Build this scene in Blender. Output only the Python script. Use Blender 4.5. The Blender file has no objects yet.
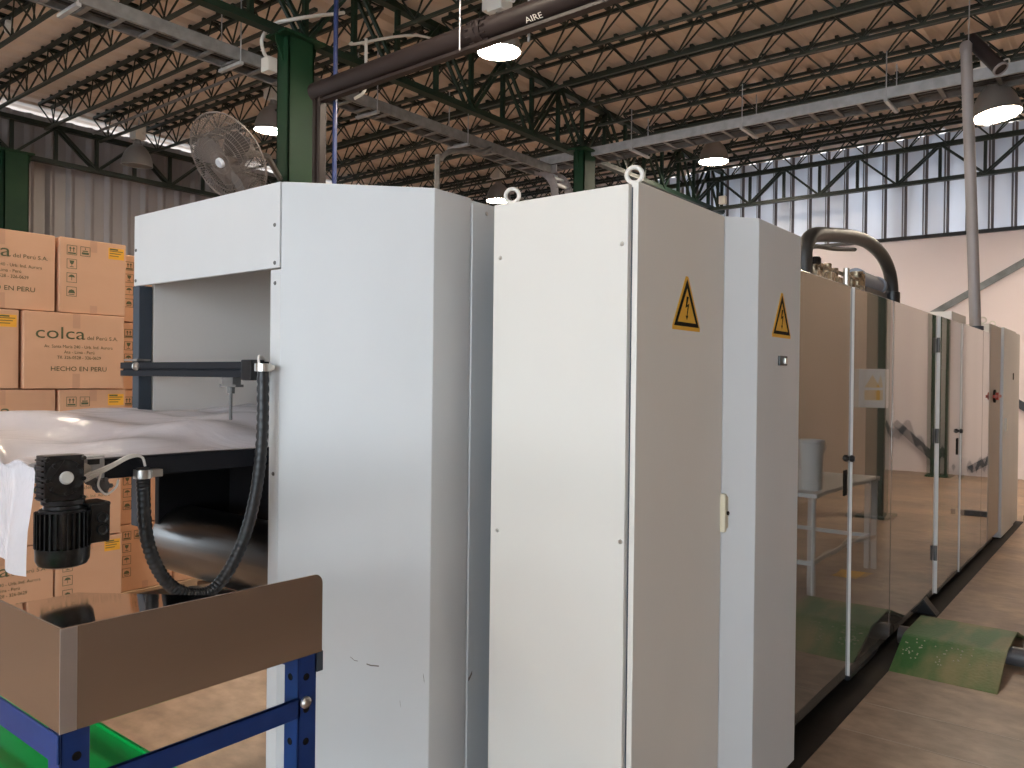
import bpy, bmesh, math, random
from mathutils import Vector, Matrix
random.seed(7)
C = bpy.context.scene
COL = C.collection
PI = math.pi
R = math.radians

# ------------------------------------------------------------------ materials
def mat(name, col, rough=.5, metal=0., spec=.5, coat=0., coat_rough=.05, emit=None, emit_s=0., noise=None, bump=None, alpha=1., trans=0.):
    m = bpy.data.materials.new(name); m.use_nodes = True
    nt = m.node_tree; b = nt.nodes['Principled BSDF']
    b.inputs['Base Color'].default_value = (*col, 1)
    b.inputs['Roughness'].default_value = rough
    b.inputs['Metallic'].default_value = metal
    b.inputs['Specular IOR Level'].default_value = spec
    b.inputs['Coat Weight'].default_value = coat
    b.inputs['Coat Roughness'].default_value = coat_rough
    b.inputs['Alpha'].default_value = alpha
    b.inputs['Transmission Weight'].default_value = trans
    if emit:
        b.inputs['Emission Color'].default_value = (*emit, 1)
        b.inputs['Emission Strength'].default_value = emit_s
    if noise or bump:
        tc = nt.nodes.new('ShaderNodeTexCoord')
    if noise:   # (scale xyz, detail, second colour, low, high)
        sc, det, c2, lo, hi = noise
        mp = nt.nodes.new('ShaderNodeMapping'); mp.inputs['Scale'].default_value = sc
        n = nt.nodes.new('ShaderNodeTexNoise'); n.inputs['Scale'].default_value = 1; n.inputs['Detail'].default_value = det
        rp = nt.nodes.new('ShaderNodeValToRGB')
        rp.color_ramp.elements[0].position = lo; rp.color_ramp.elements[0].color = (*col, 1)
        rp.color_ramp.elements[1].position = hi; rp.color_ramp.elements[1].color = (*c2, 1)
        nt.links.new(tc.outputs['Object'], mp.inputs['Vector']); nt.links.new(mp.outputs['Vector'], n.inputs['Vector'])
        nt.links.new(n.outputs['Fac'], rp.inputs['Fac']); nt.links.new(rp.outputs['Color'], b.inputs['Base Color'])
    if bump:    # (scale xyz, strength, distance, detail)
        sc, st, di, det = bump
        mp = nt.nodes.new('ShaderNodeMapping'); mp.inputs['Scale'].default_value = sc
        n = nt.nodes.new('ShaderNodeTexNoise'); n.inputs['Scale'].default_value = 1; n.inputs['Detail'].default_value = det
        bp = nt.nodes.new('ShaderNodeBump'); bp.inputs['Strength'].default_value = st; bp.inputs['Distance'].default_value = di
        nt.links.new(tc.outputs['Object'], mp.inputs['Vector']); nt.links.new(mp.outputs['Vector'], n.inputs['Vector'])
        nt.links.new(n.outputs['Fac'], bp.inputs['Height']); nt.links.new(bp.outputs['Normal'], b.inputs['Normal'])
    return m

M = {}
M['paint'] = mat('pale_grey_paint', (.64, .655, .66), .42, noise=((3, 3, 1.2), 3, (.61, .625, .63), .35, .7))
M['paint_in'] = mat('grey_inner_paint', (.84, .79, .74), .5)
M['cream'] = mat('cream_paint', (.76, .735, .68), .4, noise=((2, 2, 1), 2, (.73, .70, .645), .35, .7))
M['door'] = mat('gloss_door_paint', (.115, .103, .088), .03, spec=.5, coat=.8, coat_rough=.01, bump=((1.0, 1.9, .14), .5, .02, 0))
M['door_edge'] = mat('door_edge_paint', (.74, .72, .69), .35)
M['black'] = mat('black_paint', (.013, .013, .015), .35)
M['gearblack'] = mat('black_cast_enamel', (.012, .012, .013), .28, noise=((60, 60, 60), 2, (.03, .03, .03), .4, .7))
M['rubber'] = mat('black_rubber', (.02, .02, .022), .5)
M['conduit'] = mat('ribbed_conduit_plastic', (.022, .022, .023), .4)
M['hose'] = mat('thick_hose_plastic', (.03, .028, .026), .42)
M['darksteel'] = mat('dark_blue_grey_paint', (.05, .062, .08), .45)
M['railblack'] = mat('black_profile', (.012, .014, .019), .6, spec=.25)
M['roller'] = mat('burnished_steel', (.22, .215, .21), .3, 1., bump=((1, 60, 60), .1, .01, 2))
M['steel'] = mat('brushed_stainless', (.60, .56, .535), .24, 1., noise=((.8, .8, 14), 3, (.54, .505, .48), .3, .7))
M['steelmirror'] = mat('polished_stainless', (.60, .56, .53), .06, 1.)
M['tape'] = mat('aluminium_strip', (.62, .6, .6), .42, .9)
M['galv'] = mat('galvanised_steel', (.50, .52, .54), .5, .35, noise=((9, 9, 9), 4, (.40, .42, .44), .35, .65))
M['galvdull'] = mat('dull_galvanised', (.17, .165, .16), .55, .2, noise=((9, 9, 9), 4, (.125, .12, .115), .35, .65))
M['galvaged'] = mat('aged_galvanised', (.25, .25, .245), .6, .1, noise=((9, 9, 9), 4, (.18, .178, .175), .35, .65))
M['zinc'] = mat('zinc_plate', (.62, .60, .56), .3, .9)
M['brass'] = mat('brassy_fitting', (.42, .33, .22), .35, .8, noise=((40, 40, 40), 2, (.12, .09, .06), .4, .6))
M['bluegrey'] = mat('blue_grey_enamel', (.22, .26, .33), .4)
M['white'] = mat('white_plastic', (.74, .73, .68), .45)
M['cable'] = mat('pale_cable', (.72, .69, .64), .5)
M['beige'] = mat('beige_plastic', (.68, .61, .45), .45)
M['yellow'] = mat('warning_yellow', (.78, .42, .035), .5)
M['ink'] = mat('label_black', (.010, .008, .007), .7, spec=.15)
M['red'] = mat('switch_red', (.42, .05, .03), .4)
M['bluepaint'] = mat('blue_frame_paint', (.007, .032, .15), .4, noise=((20, 20, 20), 3, (.009, .04, .18), .4, .7))
M['bracegalv'] = mat('weathered_galvanised', (.26, .28, .29), .5, .3, noise=((5, 5, 5), 4, (.15, .16, .165), .35, .65))
M['greenplastic'] = mat('green_plastic', (.0, .42, .07), .35)
M['carton'] = mat('cardboard', (.66, .385, .235), .75, noise=((3, 3, 6), 4, (.62, .355, .21), .3, .7))
M['cartontape'] = mat('brown_packing_tape', (.55, .31, .19), .35)
M['print'] = mat('carton_print', (.10, .11, .05), .7)
M['sticker'] = mat('orange_sticker', (.85, .42, .04), .6)
M['pallet'] = mat('pallet_wood', (.40, .27, .16), .8)
M['green'] = mat('green_steel_paint', (.006, .036, .016), .55, spec=.3, noise=((2, 2, 2), 3, (.012, .048, .02), .35, .7))
M['joist'] = mat('dark_green_steel', (.010, .018, .012), .5)
M['joistlit'] = mat('joist_green_lit', (.022, .03, .021), .5)  # joist green lightened: light on the bottom chords put into the colour
M['girder'] = mat('girder_green', (.005, .022, .011), .5)
M['pipe'] = mat('dark_pipe_paint', (.022, .016, .016), .5, spec=.3)
M['bluepipe'] = mat('blue_pipe_paint', (.03, .05, .16), .4)
M['greypipe'] = mat('grey_flue_steel', (.36, .33, .33), .5, .2, noise=((8, 8, 2), 4, (.28, .26, .26), .35, .65))
M['lampgrey'] = mat('lamp_spun_aluminium', (.30, .29, .28), .38, .5)
M['lampoff'] = mat('lamp_lens_off', (.25, .23, .21), .2)
M['lampon'] = mat('lamp_lens_lit', (1, .9, .8), .5, emit=(1., .84, .66), emit_s=210)
M['fanwire'] = mat('fan_cage_wire', (.20, .175, .16), .5, .2)
M['fanblade'] = mat('fan_blade', (.075, .068, .064), .5)
M['fanhub'] = mat('fan_hub_pale_blue', (.60, .68, .78), .4)
M['ramp'] = mat('green_ramp_paint', (.035, .15, .03), .55, noise=((4.5, 1.6, 3), 5, (.29, .25, .11), .42, .66), bump=((70, 70, 70), .5, .004, 0))
M['floorpipe'] = mat('floor_pipe_grey', (.10, .09, .09), .45)
M['tablewhite'] = mat('white_table_paint', (.72, .70, .67), .4)
M['bucket'] = mat('white_bucket_plastic', (.80, .79, .76), .35)
M['floortape'] = mat('yellow_floor_paint', (.75, .42, .05), .6)

def plain_nodes(name):
    m = bpy.data.materials.new(name); m.use_nodes = True
    return m, m.node_tree, m.node_tree.nodes['Principled BSDF']

def film_material():
    m, nt, b = plain_nodes('clear_plastic_film')
    b.inputs['Base Color'].default_value = (.92, .89, .94, 1); b.inputs['Roughness'].default_value = .2
    tc = nt.nodes.new('ShaderNodeTexCoord'); mp = nt.nodes.new('ShaderNodeMapping'); mp.inputs['Scale'].default_value = (7, 3.2, 6)
    n = nt.nodes.new('ShaderNodeTexNoise'); n.inputs['Scale'].default_value = 1; n.inputs['Detail'].default_value = 5; n.inputs['Distortion'].default_value = 1.2
    bp = nt.nodes.new('ShaderNodeBump'); bp.inputs['Strength'].default_value = .55; bp.inputs['Distance'].default_value = .02
    nt.links.new(tc.outputs['Object'], mp.inputs['Vector']); nt.links.new(mp.outputs['Vector'], n.inputs['Vector'])
    nt.links.new(n.outputs['Fac'], bp.inputs['Height']); nt.links.new(bp.outputs[0], b.inputs['Normal'])
    tr = nt.nodes.new('ShaderNodeBsdfTransparent'); tr.inputs['Color'].default_value = (.93, .92, .95, 1)
    tl = nt.nodes.new('ShaderNodeBsdfTranslucent'); tl.inputs['Color'].default_value = (.92, .89, .94, 1)
    m1 = nt.nodes.new('ShaderNodeMixShader'); m1.inputs[0].default_value = .15
    m2 = nt.nodes.new('ShaderNodeMixShader'); m2.inputs[0].default_value = .13
    out = nt.nodes['Material Output']
    nt.links.new(b.outputs[0], m1.inputs[1]); nt.links.new(tl.outputs[0], m1.inputs[2])
    nt.links.new(m1.outputs[0], m2.inputs[1]); nt.links.new(tr.outputs[0], m2.inputs[2])
    nt.links.new(m2.outputs[0], out.inputs['Surface'])
    return m
M['film'] = film_material()

def floor_material():
    m, nt, b = plain_nodes('polished_concrete')
    tc = nt.nodes.new('ShaderNodeTexCoord')
    def noise(sc, det, rough=.55):
        mp = nt.nodes.new('ShaderNodeMapping'); mp.inputs['Scale'].default_value = sc
        n = nt.nodes.new('ShaderNodeTexNoise'); n.inputs['Scale'].default_value = 1; n.inputs['Detail'].default_value = det; n.inputs['Roughness'].default_value = rough
        nt.links.new(tc.outputs['Object'], mp.inputs['Vector']); nt.links.new(mp.outputs['Vector'], n.inputs['Vector'])
        return n
    n1 = noise((1.1, 1.5, 1), 8, .66); n2 = noise((9, 13, 1), 6)
    r1 = nt.nodes.new('ShaderNodeValToRGB'); e = r1.color_ramp.elements
    e[0].position = .34; e[0].color = (.205, .138, .094, 1); e[1].position = .66; e[1].color = (.48, .335, .228, 1)
    r2 = nt.nodes.new('ShaderNodeValToRGB'); e = r2.color_ramp.elements
    e[0].position = .35; e[0].color = (.72, .72, .72, 1); e[1].position = .62; e[1].color = (1, 1, 1, 1)
    mx = nt.nodes.new('ShaderNodeMix'); mx.data_type = 'RGBA'; mx.blend_type = 'MULTIPLY'; mx.inputs[0].default_value = 1
    nt.links.new(n1.outputs['Fac'], r1.inputs['Fac']); nt.links.new(n2.outputs['Fac'], r2.inputs['Fac'])
    nt.links.new(r1.outputs['Color'], mx.inputs[6]); nt.links.new(r2.outputs['Color'], mx.inputs[7])
    nt.links.new(mx.outputs[2], b.inputs['Base Color'])
    rr = nt.nodes.new('ShaderNodeMapRange'); rr.inputs['To Min'].default_value = .28; rr.inputs['To Max'].default_value = .55
    nt.links.new(n1.outputs['Fac'], rr.inputs['Value']); nt.links.new(rr.outputs[0], b.inputs['Roughness'])
    bp = nt.nodes.new('ShaderNodeBump'); bp.inputs['Strength'].default_value = .12; bp.inputs['Distance'].default_value = .01
    nt.links.new(n2.outputs['Fac'], bp.inputs['Height']); nt.links.new(bp.outputs[0], b.inputs['Normal'])
    return m
M['floor'] = floor_material()
M['roofsheet'] = mat('roof_sheet', (.74, .62, .52), .6, noise=((.5, 2.5, 1), 4, (.62, .51, .425), .35, .68))
M['wallsheet'] = mat('wall_sheet', (.27, .255, .265), .42, .15, noise=((.7, .7, .5), 3, (.22, .205, .21), .35, .68))
def sheet_material():
    m, nt, b = plain_nodes('translucent_end_sheet')
    b.inputs['Base Color'].default_value = (.60, .64, .72, 1); b.inputs['Roughness'].default_value = .5
    tc = nt.nodes.new('ShaderNodeTexCoord'); mp = nt.nodes.new('ShaderNodeMapping'); mp.inputs['Scale'].default_value = (2.2, 1, .5)
    n = nt.nodes.new('ShaderNodeTexNoise'); n.inputs['Scale'].default_value = 1; n.inputs['Detail'].default_value = 3
    rp = nt.nodes.new('ShaderNodeValToRGB'); e = rp.color_ramp.elements
    e[0].position = .35; e[0].color = (.012, .013, .015, 1); e[1].position = .65; e[1].color = (.042, .045, .052, 1)
    tl = nt.nodes.new('ShaderNodeBsdfTranslucent')
    nt.links.new(tc.outputs['Object'], mp.inputs['Vector']); nt.links.new(mp.outputs['Vector'], n.inputs['Vector'])
    nt.links.new(n.outputs['Fac'], rp.inputs['Fac']); nt.links.new(rp.outputs['Color'], tl.inputs['Color'])
    ad = nt.nodes.new('ShaderNodeAddShader'); out = nt.nodes['Material Output']
    nt.links.new(b.outputs[0], ad.inputs[0]); nt.links.new(tl.outputs[0], ad.inputs[1]); nt.links.new(ad.outputs[0], out.inputs['Surface'])
    return m
M['endsheet'] = sheet_material()
M['endrib'] = mat('end_sheet_rib_shade', (.13, .12, .13), .5)  # slanted rib faces, their shade put into a darker colour
M['pinkwall'] = mat('pink_white_plaster', (.88, .80, .815), .7, noise=((.6, .6, .6), 4, (.85, .77, .785), .35, .68))
M['sidewall'] = mat('brown_plaster', (.44, .35, .28), .7, noise=((.4, .4, .4), 4, (.38, .30, .24), .35, .68))

# ------------------------------------------------------------------ mesh builder
class MB:
    def __init__(s): s.v = []; s.f = []; s.m = []
    def add(s, vs, fs, mi=0):
        o = len(s.v); s.v += [tuple(x) for x in vs]; s.f += [tuple(i + o for i in f) for f in fs]; s.m += [mi] * len(fs); return s
    def box(s, x0, x1, y0, y1, z0, z1, mi=0):
        v = [(x, y, z) for x in (x0, x1) for y in (y0, y1) for z in (z0, z1)]
        return s.add(v, [(0, 1, 3, 2), (4, 6, 7, 5), (0, 4, 5, 1), (2, 3, 7, 6), (0, 2, 6, 4), (1, 5, 7, 3)], mi)
    def frame(s, d, up=None):
        d = Vector(d).normalized()
        u = Vector(up) if up else (Vector((0, 0, 1)) if abs(d.z) < .95 else Vector((1, 0, 0)))
        a = d.cross(u).normalized(); return d, a, a.cross(d).normalized()
    def bar(s, p, q, w, h=None, up=None, mi=0):
        h = h or w; p = Vector(p); q = Vector(q); d, a, b = s.frame(q - p, up)
        v = [e + a * (i * w / 2) + b * (j * h / 2) for e in (p, q) for i, j in ((-1, -1), (1, -1), (1, 1), (-1, 1))]
        return s.add(v, [(0, 3, 2, 1), (4, 5, 6, 7), (0, 1, 5, 4), (1, 2, 6, 5), (2, 3, 7, 6), (3, 0, 4, 7)], mi)
    def cyl(s, p, q, r, n=16, r2=None, mi=0):
        return s.tube([p, q], [r, r if r2 is None else r2], n, mi)
    def tube(s, pts, r, n=10, mi=0, closed=False):
        P = [Vector(p) for p in pts]; k = len(P); o = len(s.v)
        rr = r if isinstance(r, (list, tuple)) else [r] * k
        a = None
        for i in range(k):
            if closed: d = P[(i + 1) % k] - P[i - 1]
            else: d = P[min(i + 1, k - 1)] - P[max(i - 1, 0)]
            d = d.normalized()
            if a is None: _, a, b = s.frame(d)
            else:
                a = (a - d * a.dot(d)).normalized(); b = a.cross(d).normalized()
            for j in range(n):
                t = 2 * PI * j / n; s.v.append(tuple(P[i] + (a * math.cos(t) + b * math.sin(t)) * rr[i]))
        for i in range(k if closed else k - 1):
            for j in range(n):
                i2 = (i + 1) % k
                s.f.append((o + i * n + j, o + i * n + (j + 1) % n, o + i2 * n + (j + 1) % n, o + i2 * n + j)); s.m.append(mi)
        if not closed:
            s.f.append(tuple(o + j for j in range(n))[::-1]); s.f.append(tuple(o + (k - 1) * n + j for j in range(n))); s.m += [mi, mi]
        return s
    def lathe(s, prof, c=(0, 0, 0), n=32, axis=(0, 0, 1), mi=0):
        d, a, b = s.frame(axis); o = len(s.v); k = len(prof); c = Vector(c)
        for r, z in prof:
            for j in range(n):
                t = 2 * PI * j / n; s.v.append(tuple(c + d * z + (a * math.cos(t) + b * math.sin(t)) * max(r, 1e-4)))
        for i in range(k - 1):
            for j in range(n):
                s.f.append((o + i * n + j, o + i * n + (j + 1) % n, o + (i + 1) * n + (j + 1) % n, o + (i + 1) * n + j)); s.m.append(mi)
        return s
    def prism(s, poly, z0, z1, ax='z', mi=0):
        def P(a, b, c): return {'z': (a, b, c), 'x': (c, a, b), 'y': (a, c, b)}[ax]
        n = len(poly); v = [P(a, b, z0) for a, b in poly] + [P(a, b, z1) for a, b in poly]
        f = [tuple(range(n))[::-1], tuple(range(n, 2 * n))] + [(i, (i + 1) % n, n + (i + 1) % n, n + i) for i in range(n)]
        return s.add(v, f, mi)
    def build(s, name, m, parent=None, bevel=0., seg=2, smooth=35, keep=False):
        me = bpy.data.meshes.new(name); o = Vector((0, 0, 0)); p = parent
        while p is not None: o += p.location; p = p.parent
        me.from_pydata([Vector(v) - o for v in s.v], [], s.f)
        ms = m if isinstance(m, (list, tuple)) else [m]
        for x in ms: me.materials.append(x)
        if len(ms) > 1: me.polygons.foreach_set('material_index', s.m)
        bm = bmesh.new(); bm.from_mesh(me)
        if not keep: bmesh.ops.recalc_face_normals(bm, faces=bm.faces)
        if bevel:
            es = [e for e in bm.edges if len(e.link_faces) == 2 and e.calc_face_angle(0) > R(30)]
            bmesh.ops.bevel(bm, geom=es, offset=bevel, segments=seg, profile=.5, affect='EDGES', clamp_overlap=True)
        bm.to_mesh(me); bm.free()
        if smooth:
            me.shade_smooth(); me.set_sharp_from_angle(angle=R(smooth))
        ob = bpy.data.objects.new(name, me); COL.objects.link(ob); ob.parent = parent
        if bevel and smooth:
            wn = ob.modifiers.new('weighted_normals', 'WEIGHTED_NORMAL'); wn.keep_sharp = True; wn.weight = 100
        return ob

def tag(o, label, cat, group=None):
    o['label'] = label; o['category'] = cat
    if group: o['group'] = group
    return o
def thing(name, label, cat, loc=(0, 0, 0), group=None):
    o = bpy.data.objects.new(name, None); COL.objects.link(o); o.location = loc; o.empty_display_size = .1
    return tag(o, label, cat, group)
def struct(o): o['kind'] = 'structure'; return o
def stuff(o): o['kind'] = 'stuff'; return o
def copy_tree(o, parent=None):
    c = o.copy(); COL.objects.link(c); c.parent = parent
    for ch in list(o.children): copy_tree(ch, c)
    return c
def smooth_path(pts, k=8):      # Catmull-Rom
    P = [Vector(p) for p in pts]; P = [P[0] * 2 - P[1]] + P + [P[-1] * 2 - P[-2]]; out = []
    for i in range(1, len(P) - 2):
        a, b, c, d = P[i - 1:i + 3]
        for j in range(k):
            t = j / k
            out.append(.5 * (2 * b + (c - a) * t + (2 * a - 5 * b + 4 * c - d) * t * t + (3 * b - a - 3 * c + d) * t ** 3))
    out.append(P[-2]); return out
def text_mb(mb, txt, size, origin, ux, uy, sx=1., align='LEFT', lift=.0008, mi=0):
    cu = bpy.data.curves.new('lettering_curve', 'FONT'); cu.body = txt; cu.size = size; cu.align_x = align; cu.resolution_u = 3
    ob = bpy.data.objects.new('lettering_source', cu); COL.objects.link(ob)
    bpy.context.view_layer.update()
    me = bpy.data.meshes.new_from_object(ob.evaluated_get(bpy.context.evaluated_depsgraph_get()))
    ux = Vector(ux); uy = Vector(uy); nz = ux.cross(uy); O = Vector(origin)
    mb.add([O + ux * (v.co.x * sx) + uy * v.co.y + nz * lift for v in me.vertices], [tuple(p.vertices) for p in me.polygons], mi)
    bpy.data.objects.remove(ob); bpy.data.meshes.remove(me); bpy.data.curves.remove(cu)

# ------------------------------------------------------------------ room shell
XL, XR, YB, YF, ZR = -14.0, 7.0, -7.0, 15.05, 5.74
struct(MB().box(XL - .1, XR + .1, YB - .15, YF + .1, -.12, 0).build('floor', M['floor'], smooth=0))
yd = MB().box(-40, 30, -40, YB - .15, -.14, -.02)
struct(MB().box(-40, XL - .1, YB - .15, YF + .1, -.14, -.02).build('floor_added_dark', mat('added_dark_ground', (.07, .07, .072), .9), smooth=0))  # unseen ground added dark to keep bounce off the left ceiling
struct(yd.build('floor_bounce_yard', mat('yard_bounce_pale', (.47, .485, .51), .8), smooth=0))  # unseen yard added pale so sunlight bounces up to the ceiling
jm = MB()
for y in (3.62, 3.98, 6.6, 8.4, 11.2): jm.box(-1.02 if y < 4.2 else -.9, XR, y, y + .006, 0, .0012)
struct(jm.build('trim_1', mat('floor_joint', (.40, .32, .25), .6), smooth=0))
struct(MB().box(-2.9, -1.035, 3.0, 10.4, 0, .002).build('trim_3', mat('painted_shade_strip', (.012, .009, .007), .6, spec=.2, noise=((2, 2, 2), 4, (.03, .021, .015), .45, .75)), smooth=0))  # near-black strip: shade under the doors painted onto the floor

def corrugated(axis, a0, a1, pitch, rib, depth, b0, b1, place):
    mb = MB(); pts = []; a = a0
    while a < a1 - 1e-6:
        w = pitch
        pts += [(a, 0), (a + w - rib, 0), (a + w - rib * .58, depth), (a + w - rib * .42, depth)]
        a += w
    pts.append((a1, 0)); n = len(pts)
    v = [place(t, d, b0) for t, d in pts] + [place(t, d, b1) for t, d in pts]
    for i in range(n - 1): mb.add([v[i], v[i + 1], v[n + i + 1], v[n + i]], [(0, 1, 2, 3)], 1 if i % 4 in (1, 3) else 0)
    return mb
# roof: ribs run along the long side of the hall
struct(corrugated('x', XL - .3, XR + .3, .333, .15, .045, YB - .2, YF + .2, lambda t, d, b: (t, b, ZR + d)).build('ceiling', M['roofsheet'], smooth=0, keep=True))
LY0, LY1, LZ = -1.0, 4.0, 3.1       # unseen opening added in the left wall to let in more daylight
lw = corrugated('y', LY1, YF, .313, .15, .045, 0, 5.655, lambda t, d, b: (XL + d, t, b))
for a, b, z in ((YB, LY0, 0), (LY0, LY1, LZ)):
    q = corrugated('y', a, b, .313, .15, .045, z, 5.655, lambda t, d, b: (XL + d, t, b)); lw.add(q.v, q.f)
struct(lw.build('wall_left', M['wallsheet'], smooth=0, keep=True))
struct(MB().box(XL, XR, YF, YF + .15, 0, 4.03).build('wall_end', M['pinkwall'], smooth=0))
struct(corrugated('x', XL, XR, .325, .085, -.05, 4.03, ZR, lambda t, d, b: (t, YF + .02 + d, b)).build('wall_end_upper', [M['endsheet'], M['endrib']], smooth=0, keep=True))
struct(MB().box(XL, XR, YF - .05, YF + .01, 3.99, 4.05).build('trim_2', M['black'], smooth=0))
struct(MB().box(XR, XR + .15, YB, YF, 0, ZR).build('wall_right', M['sidewall'], smooth=0))
struct(MB().box(1.2, 1.32, 4.2, YF, 0, ZR).build('wall_partition', M['sidewall'], smooth=0))
OX0, OX1, OZ = -4.0, 6.2, 4.4
bw = MB().box(XL, OX0, YB - .15, YB, 0, ZR).box(OX1, XR, YB - .15, YB, 0, ZR).box(OX0, OX1, YB - .15, YB, OZ, ZR)
struct(bw.build('wall_back', M['sidewall'], smooth=0))

# diagonal struts on the end wall
d = MB().bar((-2.95, YF - .05, 2.63), (-.6, YF - .05, 4.02), .105, .045, up=(0, 1, 0)).build('wall_brace', M['bracegalv'])
tag(d, 'galvanised steel brace rising to the right across the pale end wall', 'brace')
d = MB().bar((-1.95, YF - .05, 1.46), (.05, YF - .05, .10), .12, .045, up=(0, 1, 0)).build('wall_brace', M['darksteel'])
tag(d, 'dark brace falling to the right, low on the end wall beyond the rear cabinet', 'brace')

d = MB().bar((.5, YF - .05, .22), (1.17, YF - .05, .84), .12, .045, up=(0, 1, 0)).build('wall_brace', M['darksteel'])
tag(d, 'short dark brace rising toward the partition, mirrored in the glossy doors', 'brace')

# ------------------------------------------------------------------ roof steel
def make_joist(x0, x1):
    L = x1 - x0; root = thing('roof_joist', 'dark green lattice roof joist', 'roof joist', (x0, 0, 5.3))
    for s in (-1, 1):
        MB().bar((x0, s * .09, 5.66), (x1, s * .09, 5.66), .042, .04).build('top_chord', M['joist'], root, smooth=0)
    MB().bar((x0, 0, 5.3), (x1, 0, 5.3), .042, .032).build('bottom_chord', M['joistlit'], root, smooth=0)
    w = MB(); n = round(L / .3); st = L / n
    for s in (-1, 1):
        for i in range(n):
            a, b = (5.64, 5.31) if i % 2 == 0 else (5.31, 5.64)
            ya, yb = (s * .09, s * .012) if i % 2 == 0 else (s * .012, s * .09)
            w.bar((x0 + i * st, ya, a), (x0 + (i + 1) * st, yb, b), .016)
    for i in range(0, n + 1, 2): w.bar((x0 + i * st, -.09, 5.655), (x0 + i * st, .09, 5.655), .016)
    for i in range(0, n, 1): w.box(x0 + i * st + .1, x0 + i * st + .14, -.1, .1, 5.68, 5.72)
    w.build('web_bars', M['joist'], root, smooth=0)
    return root
ys = [2.73 + .82 * k for k in range(15)]
proto = make_joist(-13.42, -6.76)
for b, (x0, lab, grp) in enumerate([(-13.42, 'dark green lattice roof joist between the ribbed left wall and the green column', 'roof joists over the left bay'),
                                    (-6.44, 'dark green lattice roof joist above the machine, right of the green column', 'roof joists over the machine')]):
    for i, y in enumerate(ys):
        o = proto if (b == 0 and i == 0) else copy_tree(proto)
        o.location = (x0, y, 5.3); o['label'] = lab; o['group'] = grp

def girder(name, label, p, q, z0, z1, step, m, cat='girder', chord=.07, web=.05, kind='x'):
    root = thing(name, label, cat, (p[0], p[1], z0))
    P = Vector((p[0], p[1], 0)); Q = Vector((q[0], q[1], 0)); L = (Q - P).length; dr = (Q - P) / L
    sd = Vector((-dr.y, dr.x, 0)) * .05
    MB().bar(P + Vector((0, 0, z1)), Q + Vector((0, 0, z1)), chord * 1.5, chord).build('top_chord', m, root, smooth=0)
    MB().bar(P + Vector((0, 0, z0)), Q + Vector((0, 0, z0)), chord * 1.5, chord).build('bottom_chord', m, root, smooth=0)
    w = MB(); n = max(2, round(L / step)); st = L / n
    for i in range(n + 1):
        a = P + dr * (i * st)
        w.bar(a + Vector((0, 0, z0)), a + Vector((0, 0, z1)), web)
        if i < n:
            b = P + dr * ((i + 1) * st); mid = P + dr * ((i + .5) * st)
            for s in (-1, 1):
                if i % 2 == 0: w.bar(a + sd * s + Vector((0, 0, z0)), b + sd * s + Vector((0, 0, z1)), web * .7)
                else: w.bar(a + sd * s + Vector((0, 0, z1)), b + sd * s + Vector((0, 0, z0)), web * .7)
    w.build('web_bars', m, root, smooth=0)
    return root
girder('roof_girder', 'green lattice roof girder resting on the near green column', (-6.6, 1.2), (-6.6, 14.9), 4.84, 5.64, .62, M['girder'])
girder('roof_girder', 'green lattice roof girder over the aisle beside the glossy doors', (.15, 5.0), (.15, 14.9), 4.84, 5.6, .62, M['girder'])
girder('edge_truss', 'dark lattice truss running along the ribbed left wall', (-13.62, 1.0), (-13.62, 14.9), 4.86, 5.42, .62, M['joist'], 'truss', .07, .05)
girder('edge_truss', 'dark lattice truss crossing in front of the bright end wall', (-13.3, 14.25), (6.8, 14.25), 4.78, 5.34, .62, M['joist'], 'truss', .06, .045)
# longitudinal bridging rod lines across the joists


def column(x, y, h, label, w=.19, dp=.3):
    root = thing('steel_column', label, 'column', (x, y, 0))
    MB().box(x - w / 2, x + w / 2, y - dp / 2, y - dp / 2 + .02, 0, h).box(x - w / 2, x + w / 2, y + dp / 2 - .02, y + dp / 2, 0, h)\
        .box(x + w / 2 - .02, x + w / 2, y - dp / 2, y + dp / 2, 0, h).box(x - w / 2, x - w / 2 + .02, y - dp / 2, y + dp / 2, 0, h).build('shaft', M['green'], root, bevel=.003, seg=1, smooth=0)
    MB().box(x - .16, x + .16, y - .24, y + .24, h, h + .025).build('cap_plate', M['green'], root, smooth=0)
    g = MB()
    for s in (-1, 1): g.prism([(y + s * dp / 2, h), (y + s * .24, h), (y + s * .235, h - .06), (y + s * dp / 2, h - .24)], x - .008, x + .008, 'x')
    g.build('gusset', M['green'], root, smooth=0)
    MB().box(x - .17, x + .17, y - .22, y + .22, 0, .025).build('base_plate', M['green'], root, smooth=0)
    return root
column(-6.6, 4.83, 4.8, 'green steel column standing right of the caged fan')
column(-6.42, 9.72, 4.8, 'green steel column behind the curved end of the cable ladder')
column(-13.45, 4.76, 4.83, 'dark green column against the ribbed left wall, above the cartons', .26, .34)
column(.13, 9.65, 4.8, 'green aisle column with an electrical box, mirrored in the doors', .2, .22)
column(.4, 14.6, 4.8, 'green column by the end wall, mirrored in the far doors', .2, .3)

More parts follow.
